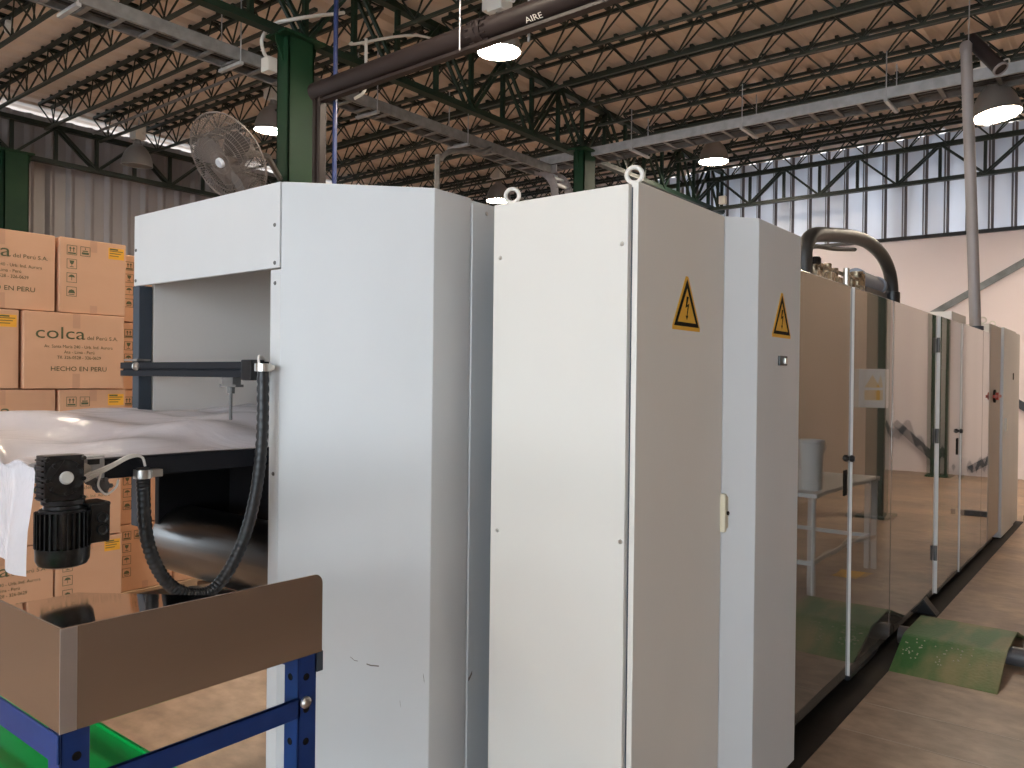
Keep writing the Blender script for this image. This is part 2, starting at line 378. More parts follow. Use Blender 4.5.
# ------------------------------------------------------------------ cable ladders
def ladder(name, label, p, q, z0, width, side, hangers, m, mr):
    """p,q: outer rail line (near side); side: unit vector towards the far rail"""
    root = thing(name, label, 'cable ladder', (p[0], p[1], z0))
    P = Vector((p[0], p[1], z0)); Q = Vector((q[0], q[1], z0)); S = Vector(side) * width; up = Vector((0, 0, 1))
    for k in (0, 1):
        A = P + S * k; B = Q + S * k; dd = (B - A).normalized()
        inn = Vector(side) * (.03 if k == 0 else -.03)
        mb = MB().bar(A + up * .06, B + up * .06, .006, .12)
        mb.bar(A + inn * .5 + up * .003, B + inn * .5 + up * .003, .03, .006).bar(A + inn * .5 + up * .117, B + inn * .5 + up * .117, .03, .006)
        mb.build('side_rail', m if k == 0 else mr, root, smooth=0)
    L = (Q - P).length; dd = (Q - P) / L; n = int(L / .28)
    for i in range(n):
        a = P + dd * (i * .28 + .1) + up * .02
        MB().bar(a, a + S, .045, .02).build('rung', mr, root, smooth=0)
    c = MB()
    for k in range(3):
        o = P + S * (.25 + .22 * k) + up * .05; c.bar(o, o + dd * L, .03)
    c.build('cables', M['hose'], root, smooth=0)
    for t in hangers:
        a = P + dd * t
        MB().bar(a - S * .12 - up * .03, a + S * 1.12 - up * .03, .04, .03).build('support_strut', M['galv'], root, smooth=0)
        for k in (-.06, 1.06):
            b = a + S * k; MB().cyl(b - up * .05, Vector((b.x, b.y, 5.28)), .007, 6).build('hanger_rod', M['galv'], root, smooth=0)
    return root
trA = ladder('cable_ladder', 'galvanised cable ladder running back past the green column', (-6.9, 1.8), (-6.9, 9.55), 4.555, .30, (-1, 0, 0), [1.1, 2.6, 4.35, 5.9], M['galvaged'], M['galvaged'])
trB = ladder('cable_ladder', 'bright galvanised cable ladder crossing above the machine to the right', (-7.25, 9.75), (1.5, 9.75), 4.75, .42, (0, 1, 0), [1.6, 3.2, 4.9, 6.6], M['galv'], M['galvdull'])
# curved drop at the end of the crossing ladder
up = Vector((0, 0, 1)); pr = []
for y, nm in ((9.62, 0), (10.0, 1)):
    pts = []
    for i in range(9):
        t = i / 8 * PI / 2; pts.append((-7.25 + .38 * math.sin(t), y, 4.64 - .38 + .38 * math.cos(t)))
    pts.append((-6.87, y, 3.2))
    mb = MB()
    for a, b in zip(pts, pts[1:]): mb.bar(a, b, .012 if True else 0, .13, up=(0, 1, 0) if False else None) if False else mb.bar(a, b, .13, .012, up=(0, 1, 0))
    mb.build('drop_rail', M['greypipe'], trB, smooth=0)
rg = MB()
for i in range(1, 4):
    t = i / 4 * PI / 2; rg.bar((-7.25 + .38 * math.sin(t), 9.62, 4.26 + .38 * math.cos(t)), (-7.25 + .38 * math.sin(t), 10.0, 4.26 + .38 * math.cos(t)), .04)
for z in (4.1, 3.9, 3.7, 3.5, 3.3): rg.bar((-6.87, 9.62, z), (-6.87, 10.0, z), .05, .06)
rg.build('drop_rungs', M['galv'], trB, smooth=0)
MB().box(-7.2, -6.92, 9.72, 9.745, 4.60, 4.72).build('splice_plate', M['galv'], trB, bevel=.004, seg=1)

# ------------------------------------------------------------------ overhead pipes and conduits
ap = thing('air_main_pipe', 'thick dark overhead air pipe ending at the green column', 'pipe', (-6.05, 4.7, 4.17))
pp = smooth_path([(-6.07, 4.7, 1.0), (-6.07, 4.7, 3.9), (-6.05, 4.7, 4.08), (-5.9, 4.7, 4.165), (-5.0, 4.7, 4.185), (.5, 4.7, 4.22)], 6)
MB().tube([(-6.13, 4.7, 4.165), (-5.0, 4.7, 4.185), (.5, 4.7, 4.27)], .085, 20).build('pipe_run', M['pipe'], ap)
MB().box(-6.11, -6.07, 4.66, 4.74, 0, 4.1).box(-6.04, -6.0, 4.66, 4.74, 0, 4.1).build('drop_leg', M['pipe'], ap, bevel=.006)
MB().bar((-6.05, 4.70, 4.065), (.5, 4.70, 4.15), .07, .03).build('under_rail', M['pipe'], ap, bevel=.005)
fl = MB().cyl((-4.13, 4.7, 4.19), (-4.09, 4.7, 4.2), .098, 20).cyl((-4.07, 4.7, 4.2), (-4.03, 4.7, 4.2), .098, 20)
for k in range(10):
    a = 2 * PI * k / 10; fl.cyl((-4.17, 4.7 + .09 * math.cos(a), 4.2 + .09 * math.sin(a)), (-3.98, 4.7 + .09 * math.cos(a), 4.2 + .09 * math.sin(a)), .009, 6)
fl.build('pipe_flange', M['pipe'], ap)
MB().cyl((-4.2, 4.59, 4.05), (-4.2, 4.59, 5.28), .007, 6).build('hanger_rod', M['galv'], ap)
MB().cyl((-3.68, 4.79, 4.05), (-3.68, 4.79, 5.28), .011, 6).build('hanger_rod', M['galv'], ap)
t = MB(); ud = Vector((0, -math.sin(R(-38)), math.cos(R(-38)))); 
text_mb(t, 'AIRE', .062, (-3.60, 4.7 - .0875 * math.cos(R(46)) + .018, 4.203 - .0875 * math.sin(R(46)) - .0175), (1, 0, .0153), (0, -math.sin(R(46)), math.cos(R(46))), 1.25, lift=.004)
t.build('lettering', M['white'], ap, smooth=0, keep=True)
tag(MB().cyl((-5.98, 4.82, .3), (-5.98, 4.82, 5.2), .022, 10).build('compressed_air_drop', M['bluepipe']), 'slim blue pipe dropping beside the green column', 'pipe')
jb = thing('junction_box', 'white junction box with bent conduit on the green column', 'junction box', (-6.7, 4.62, 4.46))
MB().box(-6.79, -6.66, 4.56, 4.66, 4.46, 4.60).build('box_body', M['white'], jb, bevel=.008)
MB().tube(smooth_path([(-6.74, 4.60, 4.6), (-6.79, 4.59, 4.68), (-6.80, 4.58, 4.80), (-6.68, 4.62, 4.92), (-6.45, 4.78, 4.98), (-6.45, 5.3, 5.22)], 6), .018, 8).build('conduit', M['white'], jb)
tag(MB().tube(smooth_path([(-6.2, 5.2, 4.82), (-6.2, 5.24, 4.82), (-6.2, 6.1, 5.2), (-6.2, 6.9, 5.28)], 5), .014, 8).build('electrical_conduit', M['white']), 'thin white conduit rising along the girder behind the air pipe', 'conduit')
tag(MB().tube(smooth_path([(-6.2, 5.38, 4.92), (-6.2, 5.38, 4.5), (-6.22, 5.37, 4.38), (-6.32, 5.34, 4.33)], 5), .016, 8).build('conduit_hook', M['white']), 'short hooked white conduit hanging behind the dark air pipe', 'conduit')
tag(MB().tube(smooth_path([(-6.75, 7.0, 1.5), (-6.75, 7.0, 3.98), (-6.75, 7.05, 4.16), (-6.75, 7.2, 4.29), (-6.75, 7.45, 4.36), (-6.75, 7.8, 4.42), (-6.75, 8.0, 4.52)], 6), .034, 10).build('gooseneck_conduit', M['galvdull']), 'grey gooseneck conduit dropping from the cable ladder behind the housing', 'conduit')
tag(MB().box(-6.31, -6.18, 14.1, 14.19, 4.83, 4.98).build('wall_box', M['white'], bevel=.01), 'small cream box on the far truss below the middle lamp', 'junction box')
bp = tag(MB().cyl((-12.9, 5.68, 5.26), (-7.4, 5.68, 5.26), .02, 8).build('sprinkler_pipe', M['galvdull']), 'slim grey pipe under the roof joists on the left', 'pipe')

# small white floodlights under the joists at the top left
for (x, y, z, lab) in ((-10.25, 3.57, 5.47, 'tiny white spotlight clamped to a joist, at the left picture edge'), (-8.8, 3.95, 5.5, 'tiny white spotlight clamped to a joist, near the cable ladder')):
    r = thing('spotlight', lab, 'spotlight', (x, y, z))
    MB().lathe([(0, .075), (.03, .075), (.04, .03), (.055, -.05), (.05, -.06), (0, -.05)], (x, y, z), 14, (.6, -.3, .5)).build('lamp_head', M['white'], r)
    MB().bar((x, y, z), (x + .03, y + .03, 5.6), .014).build('clamp_arm', M['galv'], r)

# ------------------------------------------------------------------ lamps
def high_bay(x, y, z, lit, label, rot=(0, 0, 0), r=.24, box=True):
    root = thing('high_bay_lamp', label, 'lamp', (x, y, z), 'high bay lamps under the roof')
    k = r / .24
    prof = [(.24, 0), (.245, .01), (.24, .03), (.232, .09), (.205, .18), (.16, .26), (.11, .315), (.075, .335), (.07, .37), (.05, .385), (0, .385)]
    inner = [(.236, .004), (.226, .09), (.2, .175), (.15, .25), (.06, .31), (0, .315)]
    MB().lathe([(a * k, b * k) for a, b in prof], (x, y, z), 32).lathe([(a * k, b * k) for a, b in inner], (x, y, z), 32).build('shade', M['lampgrey'], root)
    MB().lathe([(0, .012), (.15 * k, .0115), (.225 * k, .011), (.228 * k, .02), (0, .03)], (x, y, z), 32).build('lens', M['lampon'] if lit else M['lampoff'], root)
    zz = z + .385 * k
    MB().cyl((x, y, zz - .02), (x, y, zz + .05), .045 * k, 14).build('neck', M['lampgrey'], root)
    bx = MB().box(x - .09, x + .09, y - .085, y + .085, zz + .04, zz + .25).box(x - .17, x - .09, y - .06, y + .06, zz + .08, zz + .2)
    bx.build('ballast_box', M['white'], root, bevel=.008)
    hk = MB().tube([(x, y, zz + .25), (x, y, zz + .29), (x + .02, y, zz + .32), (x, y, zz + .35)], .012, 8)
    hk.tube([(x, y, zz + .33), (x, y, 5.3)], .006, 6)
    hk.build('hook', M['galv'], root)
    cb = MB().tube(smooth_path([(x + .09, y + .03, zz + .15), (x + .15, y + .03, zz + .12), (x + .17, y + .03, zz + .22), (x + .09, y + .03, zz + .22)], 5), .009, 6)
    cb.build('cord', M['cable'], root)
    root.rotation_euler = rot
    return root
high_bay(-5.62, 12.35, 5.12, True, 'lit lamp hanging in front of the end truss, above the tall cream cabinet')
high_bay(-1.32, 10.2, 4.47, True, 'lit lamp beside the grey flue pipe, rightmost of the lamps', (R(-3), R(-7), 0))
high_bay(-4.79, 5.78, 4.565, True, 'lit lamp half hidden by the dark air pipe, nearest of the lamps', r=.205)
high_bay(-13.0, 6.42, 4.93, False, 'unlit grey lamp hanging before the ribbed left wall', (0, R(4), 0))
high_bay(-9.95, 6.88, 5.05, True, 'lit lamp partly hidden behind the near green column', (0, R(4), 0), .25)
high_bay(-10.0, 12.1, 5.0, True, 'lit lamp low behind the eyebolt of the tall cream cabinet')

for (x, y) in ((.6, 12.8), (-4.1, 3.1), (-9.6, 1.0), (-5.8, -3.6)):  # unseen lamps added to raise the light in the hall
    o = high_bay(x, y, 5.0, True, 'lit lamp added out of view to brighten the hall, behind or beside the camera')
    o['group'] = 'lamps added out of view to lift the hall light'

# ------------------------------------------------------------------ fan on the column
fc = Vector((-6.326, 3.93, 3.405)); ax = Vector((.148, -.831, -.536)).normalized()
fan = thing('caged_fan', 'large round caged fan mounted left of the green column', 'fan', tuple(fc))
fm = MB(); _, fa, fb = fm.frame(ax); RF = .405
def fp(r, t, h): return fc + ax * h + (fa * math.cos(t) + fb * math.sin(t)) * r
for sgn, hh in ((1, .10), (-1, .10)):
    for j in range(90):
        t = 2 * PI * j / 90
        fm.tube([fp(.05, t, sgn * hh), fp(.22, t + .1, sgn * hh * .92), fp(.33, t + .16, sgn * hh * .55), fp(RF, t + .19, 0)], .0021, 4)
    for rr, h2 in ((.10, 1.), (.2, .94), (.25, .86), (.30, .72), (.36, .4)):
        fm.tube([fp(rr, 2 * PI * j / 40, sgn * hh * h2) for j in range(40)], .0025, 4, closed=True)
fm.tube([fp(RF, 2 * PI * j / 48, 0) for j in range(48)], .008, 6, closed=True)
fm.build('cage', M['fanwire'], fan)
MB().lathe([(0, .125), (.03, .125), (.042, .115), (.045, .095), (0, .095)], fc, 20, ax).build('hub_badge', M['fanhub'], fan)
MB().lathe([(0, .06), (.05, .06), (.06, .02), (.06, -.04), (0, -.04)], fc, 16, ax).build('hub', M['fanblade'], fan)
for k in range(3):
    t0 = 2 * PI * k / 3 + .5; b = MB(); vs = []; n = 8
    for i in range(n + 1):
        f = i / n; r0 = .055 + .285 * f; hw = .16 + .42 * math.sin(PI * min(1, .18 + f * .8)) * (1.05 - f * .25)
        for s in (-1, 0, 1): vs.append(fp(r0, t0 + s * hw * (.9 if s else 1), .012 - s * .04))
    top = vs; bot = [v - ax * .004 for v in vs]; m0 = len(top); fs = []
    for i in range(n):
        for j in range(2):
            q = (i * 3 + j, i * 3 + j + 1, i * 3 + j + 4, i * 3 + j + 3); fs += [q, tuple(m0 + x for x in q[::-1])]
    rim = [i * 3 for i in range(n + 1)] + [n * 3 + 1] + [i * 3 + 2 for i in range(n, -1, -1)] + [1]
    for a, c in zip(rim, rim[1:] + rim[:1]): fs.append((a, m0 + a, m0 + c, c))
    b.add(top + bot, fs).build('blade', M['fanblade'], fan)
MB().lathe([(0, -.08), (.085, -.08), (.09, -.12), (.085, -.27), (.05, -.3), (0, -.3)], fc, 20, ax).build('motor', M['fanblade'], fan)
MB().tube([fc - ax * .22, fc - ax * .3 + Vector((-.1, .25, 0)), Vector((-6.6, 4.66, 3.42))], .028, 8).build('bracket', M['galvdull'], fan)

# ------------------------------------------------------------------ front housing of the machine
hs = thing('machine_housing', 'pale grey angled sheet-metal housing with an open feed bay', 'machine housing', (-2.4, 1.5, 0))
def screw(p, n, parent, r=.007, m=None):
    p = Vector(p); n = Vector(n).normalized()
    return MB().lathe([(0, .003), (r * .7, .003), (r, .001), (r, -.002)], p, 12, n).build('screw', m or M['zinc'], parent)
hp = MB().box(-3.0, -2.0865, 1.474, 1.49, 1.836, 2.1).build('header_panel', M['paint'], hs, bevel=.003)
for x, z in ((-2.985, 1.97), (-2.985, 1.856), (-2.112, 1.969), (-2.11, 1.852)): screw((x, 1.474, z), (0, -1, 0), hp, .0065, M['galvdull'])
cp = MB().prism([(-2.084, 1.478), (-1.757, 1.812), (-1.757, 1.85), (-2.088, 1.512)], .06, 2.1).box(-2.138, -2.0845, 1.478, 1.5, .06, 1.832)
cp = cp.build('corner_panel', M['paint'], hs, bevel=.003)
screw((-2.113, 1.478, 1.79), (0, -1, 0), cp, .0065, M['galvdull']); screw((-2.113, 1.478, 1.2), (0, -1, 0), cp, .0065, M['galvdull'])
# scuffs on the corner panel and the side panel (dark rubbed marks with their own shape)
cd = Vector((.327, .334, 0)).normalized(); cn = Vector((.334, -.327, 0)).normalized()
def cpt(u, z): return Vector((-2.084, 1.478, 0)) + cd * u + Vector((0, 0, z)) + cn * .0012
def mark(mb, pts, w, P=cpt):
    for (u0, z0), (u1, z1) in zip(pts, pts[1:]):
        a = P(u0, z0 + w / 2); b = P(u1, z1 + w / 2); c = P(u1, z1 - w / 2); e = P(u0, z0 - w / 2); mb.add([a, b, c, e], [(0, 1, 2, 3)])
SCUFF = mat('scuff', (.17, .15, .13), .6)
for pts, wd in (([(.222, .632), (.235, .62), (.245, .618)], .002), ([(.272, .608), (.285, .603), (.31, .600)], .004), ([(.376, .49), (.379, .47)], .006), ([(.448, .57), (.452, .545)], .01)):
    sc = MB(); mark(sc, pts, wd); sc.build('scuff_mark', SCUFF, cp, smooth=0, keep=True)
sp = MB().box(-1.775, -1.757, 1.845, 1.985, .06, 2.1).box(-1.775, -1.754, 1.99, 3.0, .06, 2.085).build('side_panel', M['paint'], hs, bevel=.004)
sc2 = MB(); P2 = lambda u, z: Vector((-1.7528, u, z))
mark(sc2, [(1.993, .50), (2.0, .505), (2.012, .52)], .012, P2)
sc2.build('scuff_mark', mat('scuff_brown', (.15, .12, .10), .6), sp, smooth=0, keep=True)
screw((-1.753, 2.06, 2.06), (1, 0, 0), sp)
MB().prism([(-3.0, 1.49), (-2.09, 1.49), (-1.765, 1.825), (-1.765, 3.0), (-3.0, 3.0)], 2.075, 2.095).build('roof_panel', M['paint'], hs)
MB().box(-2.985, -2.965, 1.535, 3.0, 1.26, 2.075).box(-2.97, -2.1, 2.7, 2.72, .1, 2.075).build('inner_panel', M['paint_in'], hs, bevel=.002)
MB().box(-2.975, -2.945, 1.55, 2.6, .93, 1.262).build('inner_plate', M['black'], hs, bevel=.003)
MB().box(-2.93, -2.15, 1.84, 1.87, .74, 1.25).build('bay_dark_plate', M['black'], hs, bevel=.003)  # shade of the bay interior drawn as a black plate
MB().box(-3.015, -2.965, 1.478, 1.53, .93, 1.838).build('frame_post', M['darksteel'], hs, bevel=.004)
# burnished feed roller lying across the bay
ro = MB().lathe([(0, -.0), (.10, 0), (.125, .05), (.13, .06), (.13, .82), (.12, .83), (0, .83)], (-3.03, 1.66, .862), 48, (1, 0, 0)).build('feed_roller', M['roller'], hs)
MB().cyl((-2.2, 1.66, .862), (-2.12, 1.66, .862), .128, 32).build('roller_end', M['black'], ro)
MB().box(-2.75, -2.3, 1.5, 1.72, .64, .69).box(-2.62, -2.45, 1.52, 1.62, .69, .73).build('lower_carriage', M['black'], hs, bevel=.006)
MB().lathe([(0, 0), (.09, 0), (.1, .02), (.1, .55), (.09, .57), (0, .57)], (-2.86, 1.62, .60), 28, (1, .1, 0)).build('lower_roller', M['galvdull'], hs)
MB().box(-2.16, -2.10, 1.52, 1.56, .06, .74).build('inner_flange', M['paint_in'], hs, bevel=.002)
MB().box(-2.17, -2.145, 1.51, 2.0, .74, 1.25).build('bay_dark_side', M['black'], hs, bevel=.002)  # black sheet put in for the dark at the bay's right side
# slotted cross rail
cr = MB()
for z0, z1 in ((1.497, 1.518), (1.524, 1.547)): cr.box(-3.02, -2.13, 1.435, 1.472, z0, z1)
cr.box(-3.018, -2.132, 1.445, 1.47, 1.5, 1.54)
cr = cr.build('cross_rail', M['railblack'], hs, bevel=.002)
MB().lathe([(0, .016), (.011, .014), (.016, .006), (.016, 0)], (-2.89, 1.435, 1.533), 16, (0, -1, 0)).build('bolt', M['zinc'], cr)
MB().box(-3.0, -2.9, 1.44, 1.49, 1.553, 1.56).build('bracket_plate', M['zinc'], cr)
MB().box(-2.19, -2.135, 1.41, 1.46, 1.488, 1.552).build('rail_end', M['black'], cr, bevel=.004)
rd = MB().box(-2.355, -2.265, 1.44, 1.47, 1.466, 1.474).cyl((-2.313, 1.455, 1.36), (-2.313, 1.455, 1.47), .005, 8).cyl((-2.313, 1.455, 1.445), (-2.313, 1.455, 1.468), .012, 10).box(-2.34, -2.28, 1.44, 1.47, 1.474, 1.5)
rd.build('hanging_rod', M['galvdull'], cr)

# ------------------------------------------------------------------ conveyor coming out of the bay
cv = thing('feed_conveyor', 'feed conveyor with dark side rails reaching out of the bay', 'conveyor', (-2.6, 1.3, 0))
MB().box(-2.235, -2.2, .96, 2.0, 1.218, 1.272).build('side_rail', M['railblack'], cv, bevel=.003)
MB().box(-3.0, -2.965, .96, 2.0, 1.218, 1.272).build('side_rail', M['railblack'], cv, bevel=.003)
MB().box(-2.96, -2.24, .86, 2.0, 1.252, 1.266).build('belt', M['rubber'], cv, bevel=.004)
MB().cyl((-2.97, .86, 1.242), (-2.23, .86, 1.242), .026, 20).build('end_roller', M['galv'], cv)
br = MB().box(-2.205, -2.185, .895, 1.0, 1.222, 1.285).build('end_bracket', M['galv'], cv, bevel=.003)
MB().cyl((-2.186, .945, 1.25), (-2.178, .945, 1.25), .017, 14).build('bearing', M['zinc'], br)
MB().box(-2.186, -2.182, .955, .985, 1.262, 1.276).build('slot', M['black'], br)
gk = MB().cyl((-2.19, .985, 1.205), (-2.16, .985, 1.205), .018, 10).cyl((-2.19, .96, 1.22), (-2.165, .96, 1.22), .012, 10)
for k in range(5):
    a = 2 * PI * k / 5; gk.cyl((-2.165, .985 + .018 * math.cos(a), 1.205 + .018 * math.sin(a)), (-2.155, .985 + .018 * math.cos(a), 1.205 + .018 * math.sin(a)), .006, 6)
gk.build('adjuster_knob', M['galvdull'], cv)
# gearbox
G = MB().box(-2.16, -2.108, .82, .914, 1.185, 1.298)
G.box(-2.2, -2.15, .84, .90, 1.2, 1.285)
for y in (.824, .91):
    for z in (1.19, 1.238, 1.29): G.cyl((-2.13, y, z), (-2.098, y, z), .006, 8)
for k in range(8): G.box(-2.155, -2.112, .814, .822, 1.19 + k * .0135, 1.195 + k * .0135)
gb = G.build('gearbox', M['gearblack'], cv, bevel=.003)
MB().lathe([(0, .004), (.034, .004), (.044, .001), (.046, -.004)], (-2.105, .867, 1.243), 28, (1, 0, 0)).build('flange_ring', M['gearblack'], gb)
MB().lathe([(0, .008), (.014, .008), (.0165, .005), (.0165, 0)], (-2.1, .867, 1.243), 20, (1, 0, 0)).build('shaft_cap', M['white'], gb)
rb = MB().bar((-2.104, .831, 1.235), (-2.104, .868, 1.286), .008).bar((-2.104, .903, 1.25), (-2.104, .866, 1.2), .008)
for a in (0, 1, 2, 3): rb.cyl((-2.11, .867 + .04 * math.cos(a * PI / 2 + .7), 1.243 + .04 * math.sin(a * PI / 2 + .7)), (-2.096, .867 + .04 * math.cos(a * PI / 2 + .7), 1.243 + .04 * math.sin(a * PI / 2 + .7)), .006, 8)
rb.build('cover_rib', M['gearblack'], gb)
# finned motor
mo = MB().lathe([(0, 1.183), (.05, 1.183), (.05, 1.172), (.044, 1.168), (.046, 1.16), (.054, 1.158), (.054, 1.06), (0, 1.06)], (-2.158, .884, 0), 32)
for k in range(30):
    a = 2 * PI * k / 30; c = Vector((math.cos(a), math.sin(a), 0)); o = Vector((-2.158, .884, 0))
    mo.bar(o + c * .058 + Vector((0, 0, 1.062)), o + c * .058 + Vector((0, 0, 1.152)), .0035, .014, up=tuple(c))
mo = mo.build('motor', M['gearblack'], cv)
MB().lathe([(0, 1.012), (.04, 1.012), (.056, 1.018), (.062, 1.03), (.063, 1.062), (.058, 1.064), (0, 1.064)], (-2.158, .884, 0), 32).build('fan_cowl', M['gearblack'], mo)
tb = MB().box(-2.2, -2.115, .934, .984, 1.066, 1.166).box(-2.195, -2.12, .93, .988, 1.158, 1.17).build('terminal_box', M['gearblack'], cv, bevel=.005)
for z in (1.13, 1.10): MB().lathe([(0, .004), (.009, .004), (.013, .007), (.015, .004), (.015, 0)], (-2.115, .962, z), 16, (1, 0, 0)).build('blanking_plug', M['gearblack'], tb)
# pale motor leads
ld = MB()
for k in range(3):
    ld.tube(smooth_path([(-2.15, .925 + .004 * k, 1.235 - k * .006), (-2.15, 1.0, 1.262 - k * .004), (-2.15, 1.05, 1.283 - k * .003), (-2.155, 1.085, 1.276), (-2.157, 1.096, 1.25)], 6), .0035, 6)
ld.tube(smooth_path([(-2.15, .975, 1.245), (-2.145, .965, 1.21), (-2.145, .985, 1.185), (-2.145, 1.01, 1.20), (-2.15, 1.02, 1.22)], 6), .003, 6)
ld.build('motor_lead', M['cable'], cv)

# plastic film draped over the conveyor
def film():
    nu, nv = 44, 120; vs = []; fs = []
    Lf = 1.16; Lh = .26
    for j in range(nv + 1):
        s = j / nv * (Lf + Lh)
        for i in range(nu + 1):
            u = i / nu
            bul = .11 * (u ** .8) * (1 - .25 * math.cos(6 * u))
            if s < Lf:
                y = 1.94 - s; hh = 0; k = s / Lf
            else:
                y = .78; hh = s - Lf; k = 1
            x = -2.175 - .80 * u
            fold = .012 * math.sin(7 * u + 3 * y + 1.2) + .009 * math.sin(15 * u - 6 * y) + .006 * math.sin(23 * u + 14 * y + 2) + .010 * abs(math.sin(4 * u - 2.2 * y + .4)) ** 6
            edge = min(1, u / .12)
            z = 1.279 + (bul + fold * 1.3) * edge
            if hh > 0:
                rr = .03; a = min(hh / rr, PI / 2)
                z = z - hh if hh > rr else z - hh * .5 * (hh / rr)
                z = z * (1 - min(1, hh / .1)) + (1.279 - hh + .02 * u * edge) * min(1, hh / .1)
                y -= .02 * math.sin(9 * u + 1) * min(1, hh / .15) + .012 * math.sin(21 * u) * min(1, hh / .2)
                x += .006 * math.sin(20 * hh)
                y += .006
            q = max(0, min(1, (s - Lf + .045) / .07)); x += .105 * q * q * (3 - 2 * q) * (1 - u)
            vs.append((x, y, z))
    for j in range(nv):
        for i in range(nu):
            a = j * (nu + 1) + i; fs.append((a, a + 1, a + nu + 2, a + nu + 1))
    ob = MB().add(vs, fs).build('plastic_film', M['film'], smooth=180)
    return ob
tag(film(), 'crumpled clear plastic film draped over the feed conveyor', 'plastic film')

# ribbed conduit looping from the conveyor to the cross rail
hpts = smooth_path([(-2.165, 1.094, 1.245), (-2.163, 1.094, 1.18), (-2.155, 1.104, 1.04), (-2.14, 1.145, .932), (-2.13, 1.212, .878), (-2.12, 1.288, .882), (-2.11, 1.36, .982), (-2.1, 1.404, 1.13), (-2.095, 1.424, 1.308), (-2.092, 1.424, 1.535)], 24)
rad = [.0185 if i % 3 else .0160 for i in range(len(hpts))]
hc = thing('ribbed_conduit', 'black ribbed conduit hanging in a loop below the conveyor', 'conduit', (-2.12, 1.25, .86))
MB().tube(hpts, rad, 14).build('conduit_tube', M['conduit'], hc, smooth=60)
MB().lathe([(.0195, -.012), (.025, -.012), (.025, .012), (.0195, .012)], (-2.165, 1.094, 1.228), 20).box(-2.185, -2.155, 1.112, 1.146, 1.218, 1.238).build('clamp', M['zinc'], hc, bevel=.001)
MB().lathe([(.0195, -.012), (.025, -.012), (.025, .012), (.0195, .012)], (-2.092, 1.424, 1.528), 20).box(-2.14, -2.07, 1.43, 1.45, 1.52, 1.536).build('clamp', M['zinc'], hc, bevel=.001)
wl = MB()
for k in range(3): wl.tube(smooth_path([(-2.096 - .004 * k, 1.418, 1.53), (-2.105, 1.416, 1.552 + .004 * k), (-2.12, 1.43 + .004 * k, 1.562), (-2.15, 1.47, 1.55)], 5), .0035, 6)
wl.build('wire_tail', M['cable'], hc)

# ------------------------------------------------------------------ stand with steel tray and green sheet
st = thing('angle_frame_stand', 'blue slotted-angle stand at the lower left', 'stand', (-1.45, .62, 0))
SX0, SX1, SY0, SY1 = -1.9, -1.052, .43, .822
def leg(x, y, sx, sy):
    w = .036; t = .0035
    yb = y if sy < 0 else y - w + t; H = 1.052 if sx > 0 else .975
    mb = MB().box(min(x, x - sx * w), max(x, x - sx * w), yb - (t if sy > 0 else 0), yb + (t if sy < 0 else 0), 0, H)
    mb.box(min(x, x - sx * t), max(x, x - sx * t), min(y, y - sy * w), max(y, y - sy * w), 0, H)
    o = mb.build('leg', M['bluepaint'], st, bevel=.001, seg=1, smooth=0)
    h = MB()
    for k in range(18):
        z = H - .034 - .052 * k
        h.lathe([(0, .0004), (.0048, .0004), (.0055, .0008), (.006, 0)], (x, y - sy * w * .55, z), 12, (sx, 0, 0))
        h.lathe([(0, .0004), (.0048, .0004), (.0055, .0008), (.006, 0)], (x - sx * w * .55, yb - (t if sy > 0 else 0), z), 12, (0, -1, 0))
    h.build('hole', M['ink'], o)
    return o
legs = {}
for x, sx in ((SX0, -1), (SX1, 1)):
    for y, sy in ((SY0, -1), (SY1, 1)): legs[sx, sy] = leg(x, y, sx, sy)
for z in (.978, .35):
    MB().lathe([(0, .008), (.006, .0075), (.0095, .004), (.0095, 0)], (SX1, .80, z), 14, (1, 0, 0)).build('bolt', M['zinc'], legs[1, 1])
MB().box(SX0, SX1, SY0 - .004, SY0, 1.014, 1.051).build('top_rail', M['bluepaint'], st, bevel=.001, seg=1, smooth=0)
MB().box(-1.44, SX1, SY1 - .004, SY1, 1.014, 1.051).build('top_rail', M['bluepaint'], st, bevel=.001, seg=1, smooth=0)
for x0, x1 in ((SX1 - .004, SX1), (SX0, SX0 + .004)):
    MB().box(x0, x1, SY0 + .03, SY1 - .03, .955, .988).box(x0 if x0 > -1.5 else x0, x1 + (-.03 if False else 0), SY0 + .03, SY1 - .03, .984, .988).build('side_brace', M['bluepaint'], st, bevel=.001, seg=1, smooth=0)
for x in (SX0 + .02, SX1 - .03): MB().box(x, x + .01, SY0, SY1, .72, .755).build('shelf_rail', M['bluepaint'], st, smooth=0)
MB().box(SX1 - .03, SX1, SY1 + .001, SY1 + .013, 1.02, 1.052).build('corner_bracket', M['darksteel'], st)

tr = thing('steel_tray', 'bent stainless steel tray on the blue stand', 'tray', (-1.45, .62, 1.053))
MB().prism([(-1.93, .993), (-1.05, 1.138), (-1.05, 1.141), (-1.93, .996)], .432, .824, 'y').build('tray_floor', M['steelmirror'], tr)
MB().box(-1.91, -1.05, .428, .4305, 1.053, 1.185).build('tray_side', M['steel'], tr, bevel=.0006, seg=1)
pz = [(.428, 1.053), (.83, 1.053), (.83, 1.165)] + [(.83 - .016 * (1 - math.cos(a)), 1.165 + .016 * math.sin(a)) for a in [PI / 10 * k for k in range(1, 6)]] + [(.428, 1.185)]
MB().prism(pz, -1.0505, -1.048, 'x').build('tray_side', M['steel'], tr, bevel=.0005, seg=1)
MB().box(-1.049, -1.0472, .4272, .4475, 1.0535, 1.1845).build('corner_strip', M['tape'], tr)
gs = MB(); pts = []
n = 16
for i in range(n + 1):
    y = .45 + i * (.235 / n); pts.append((y, .848 if i % 4 < 2 else .842))
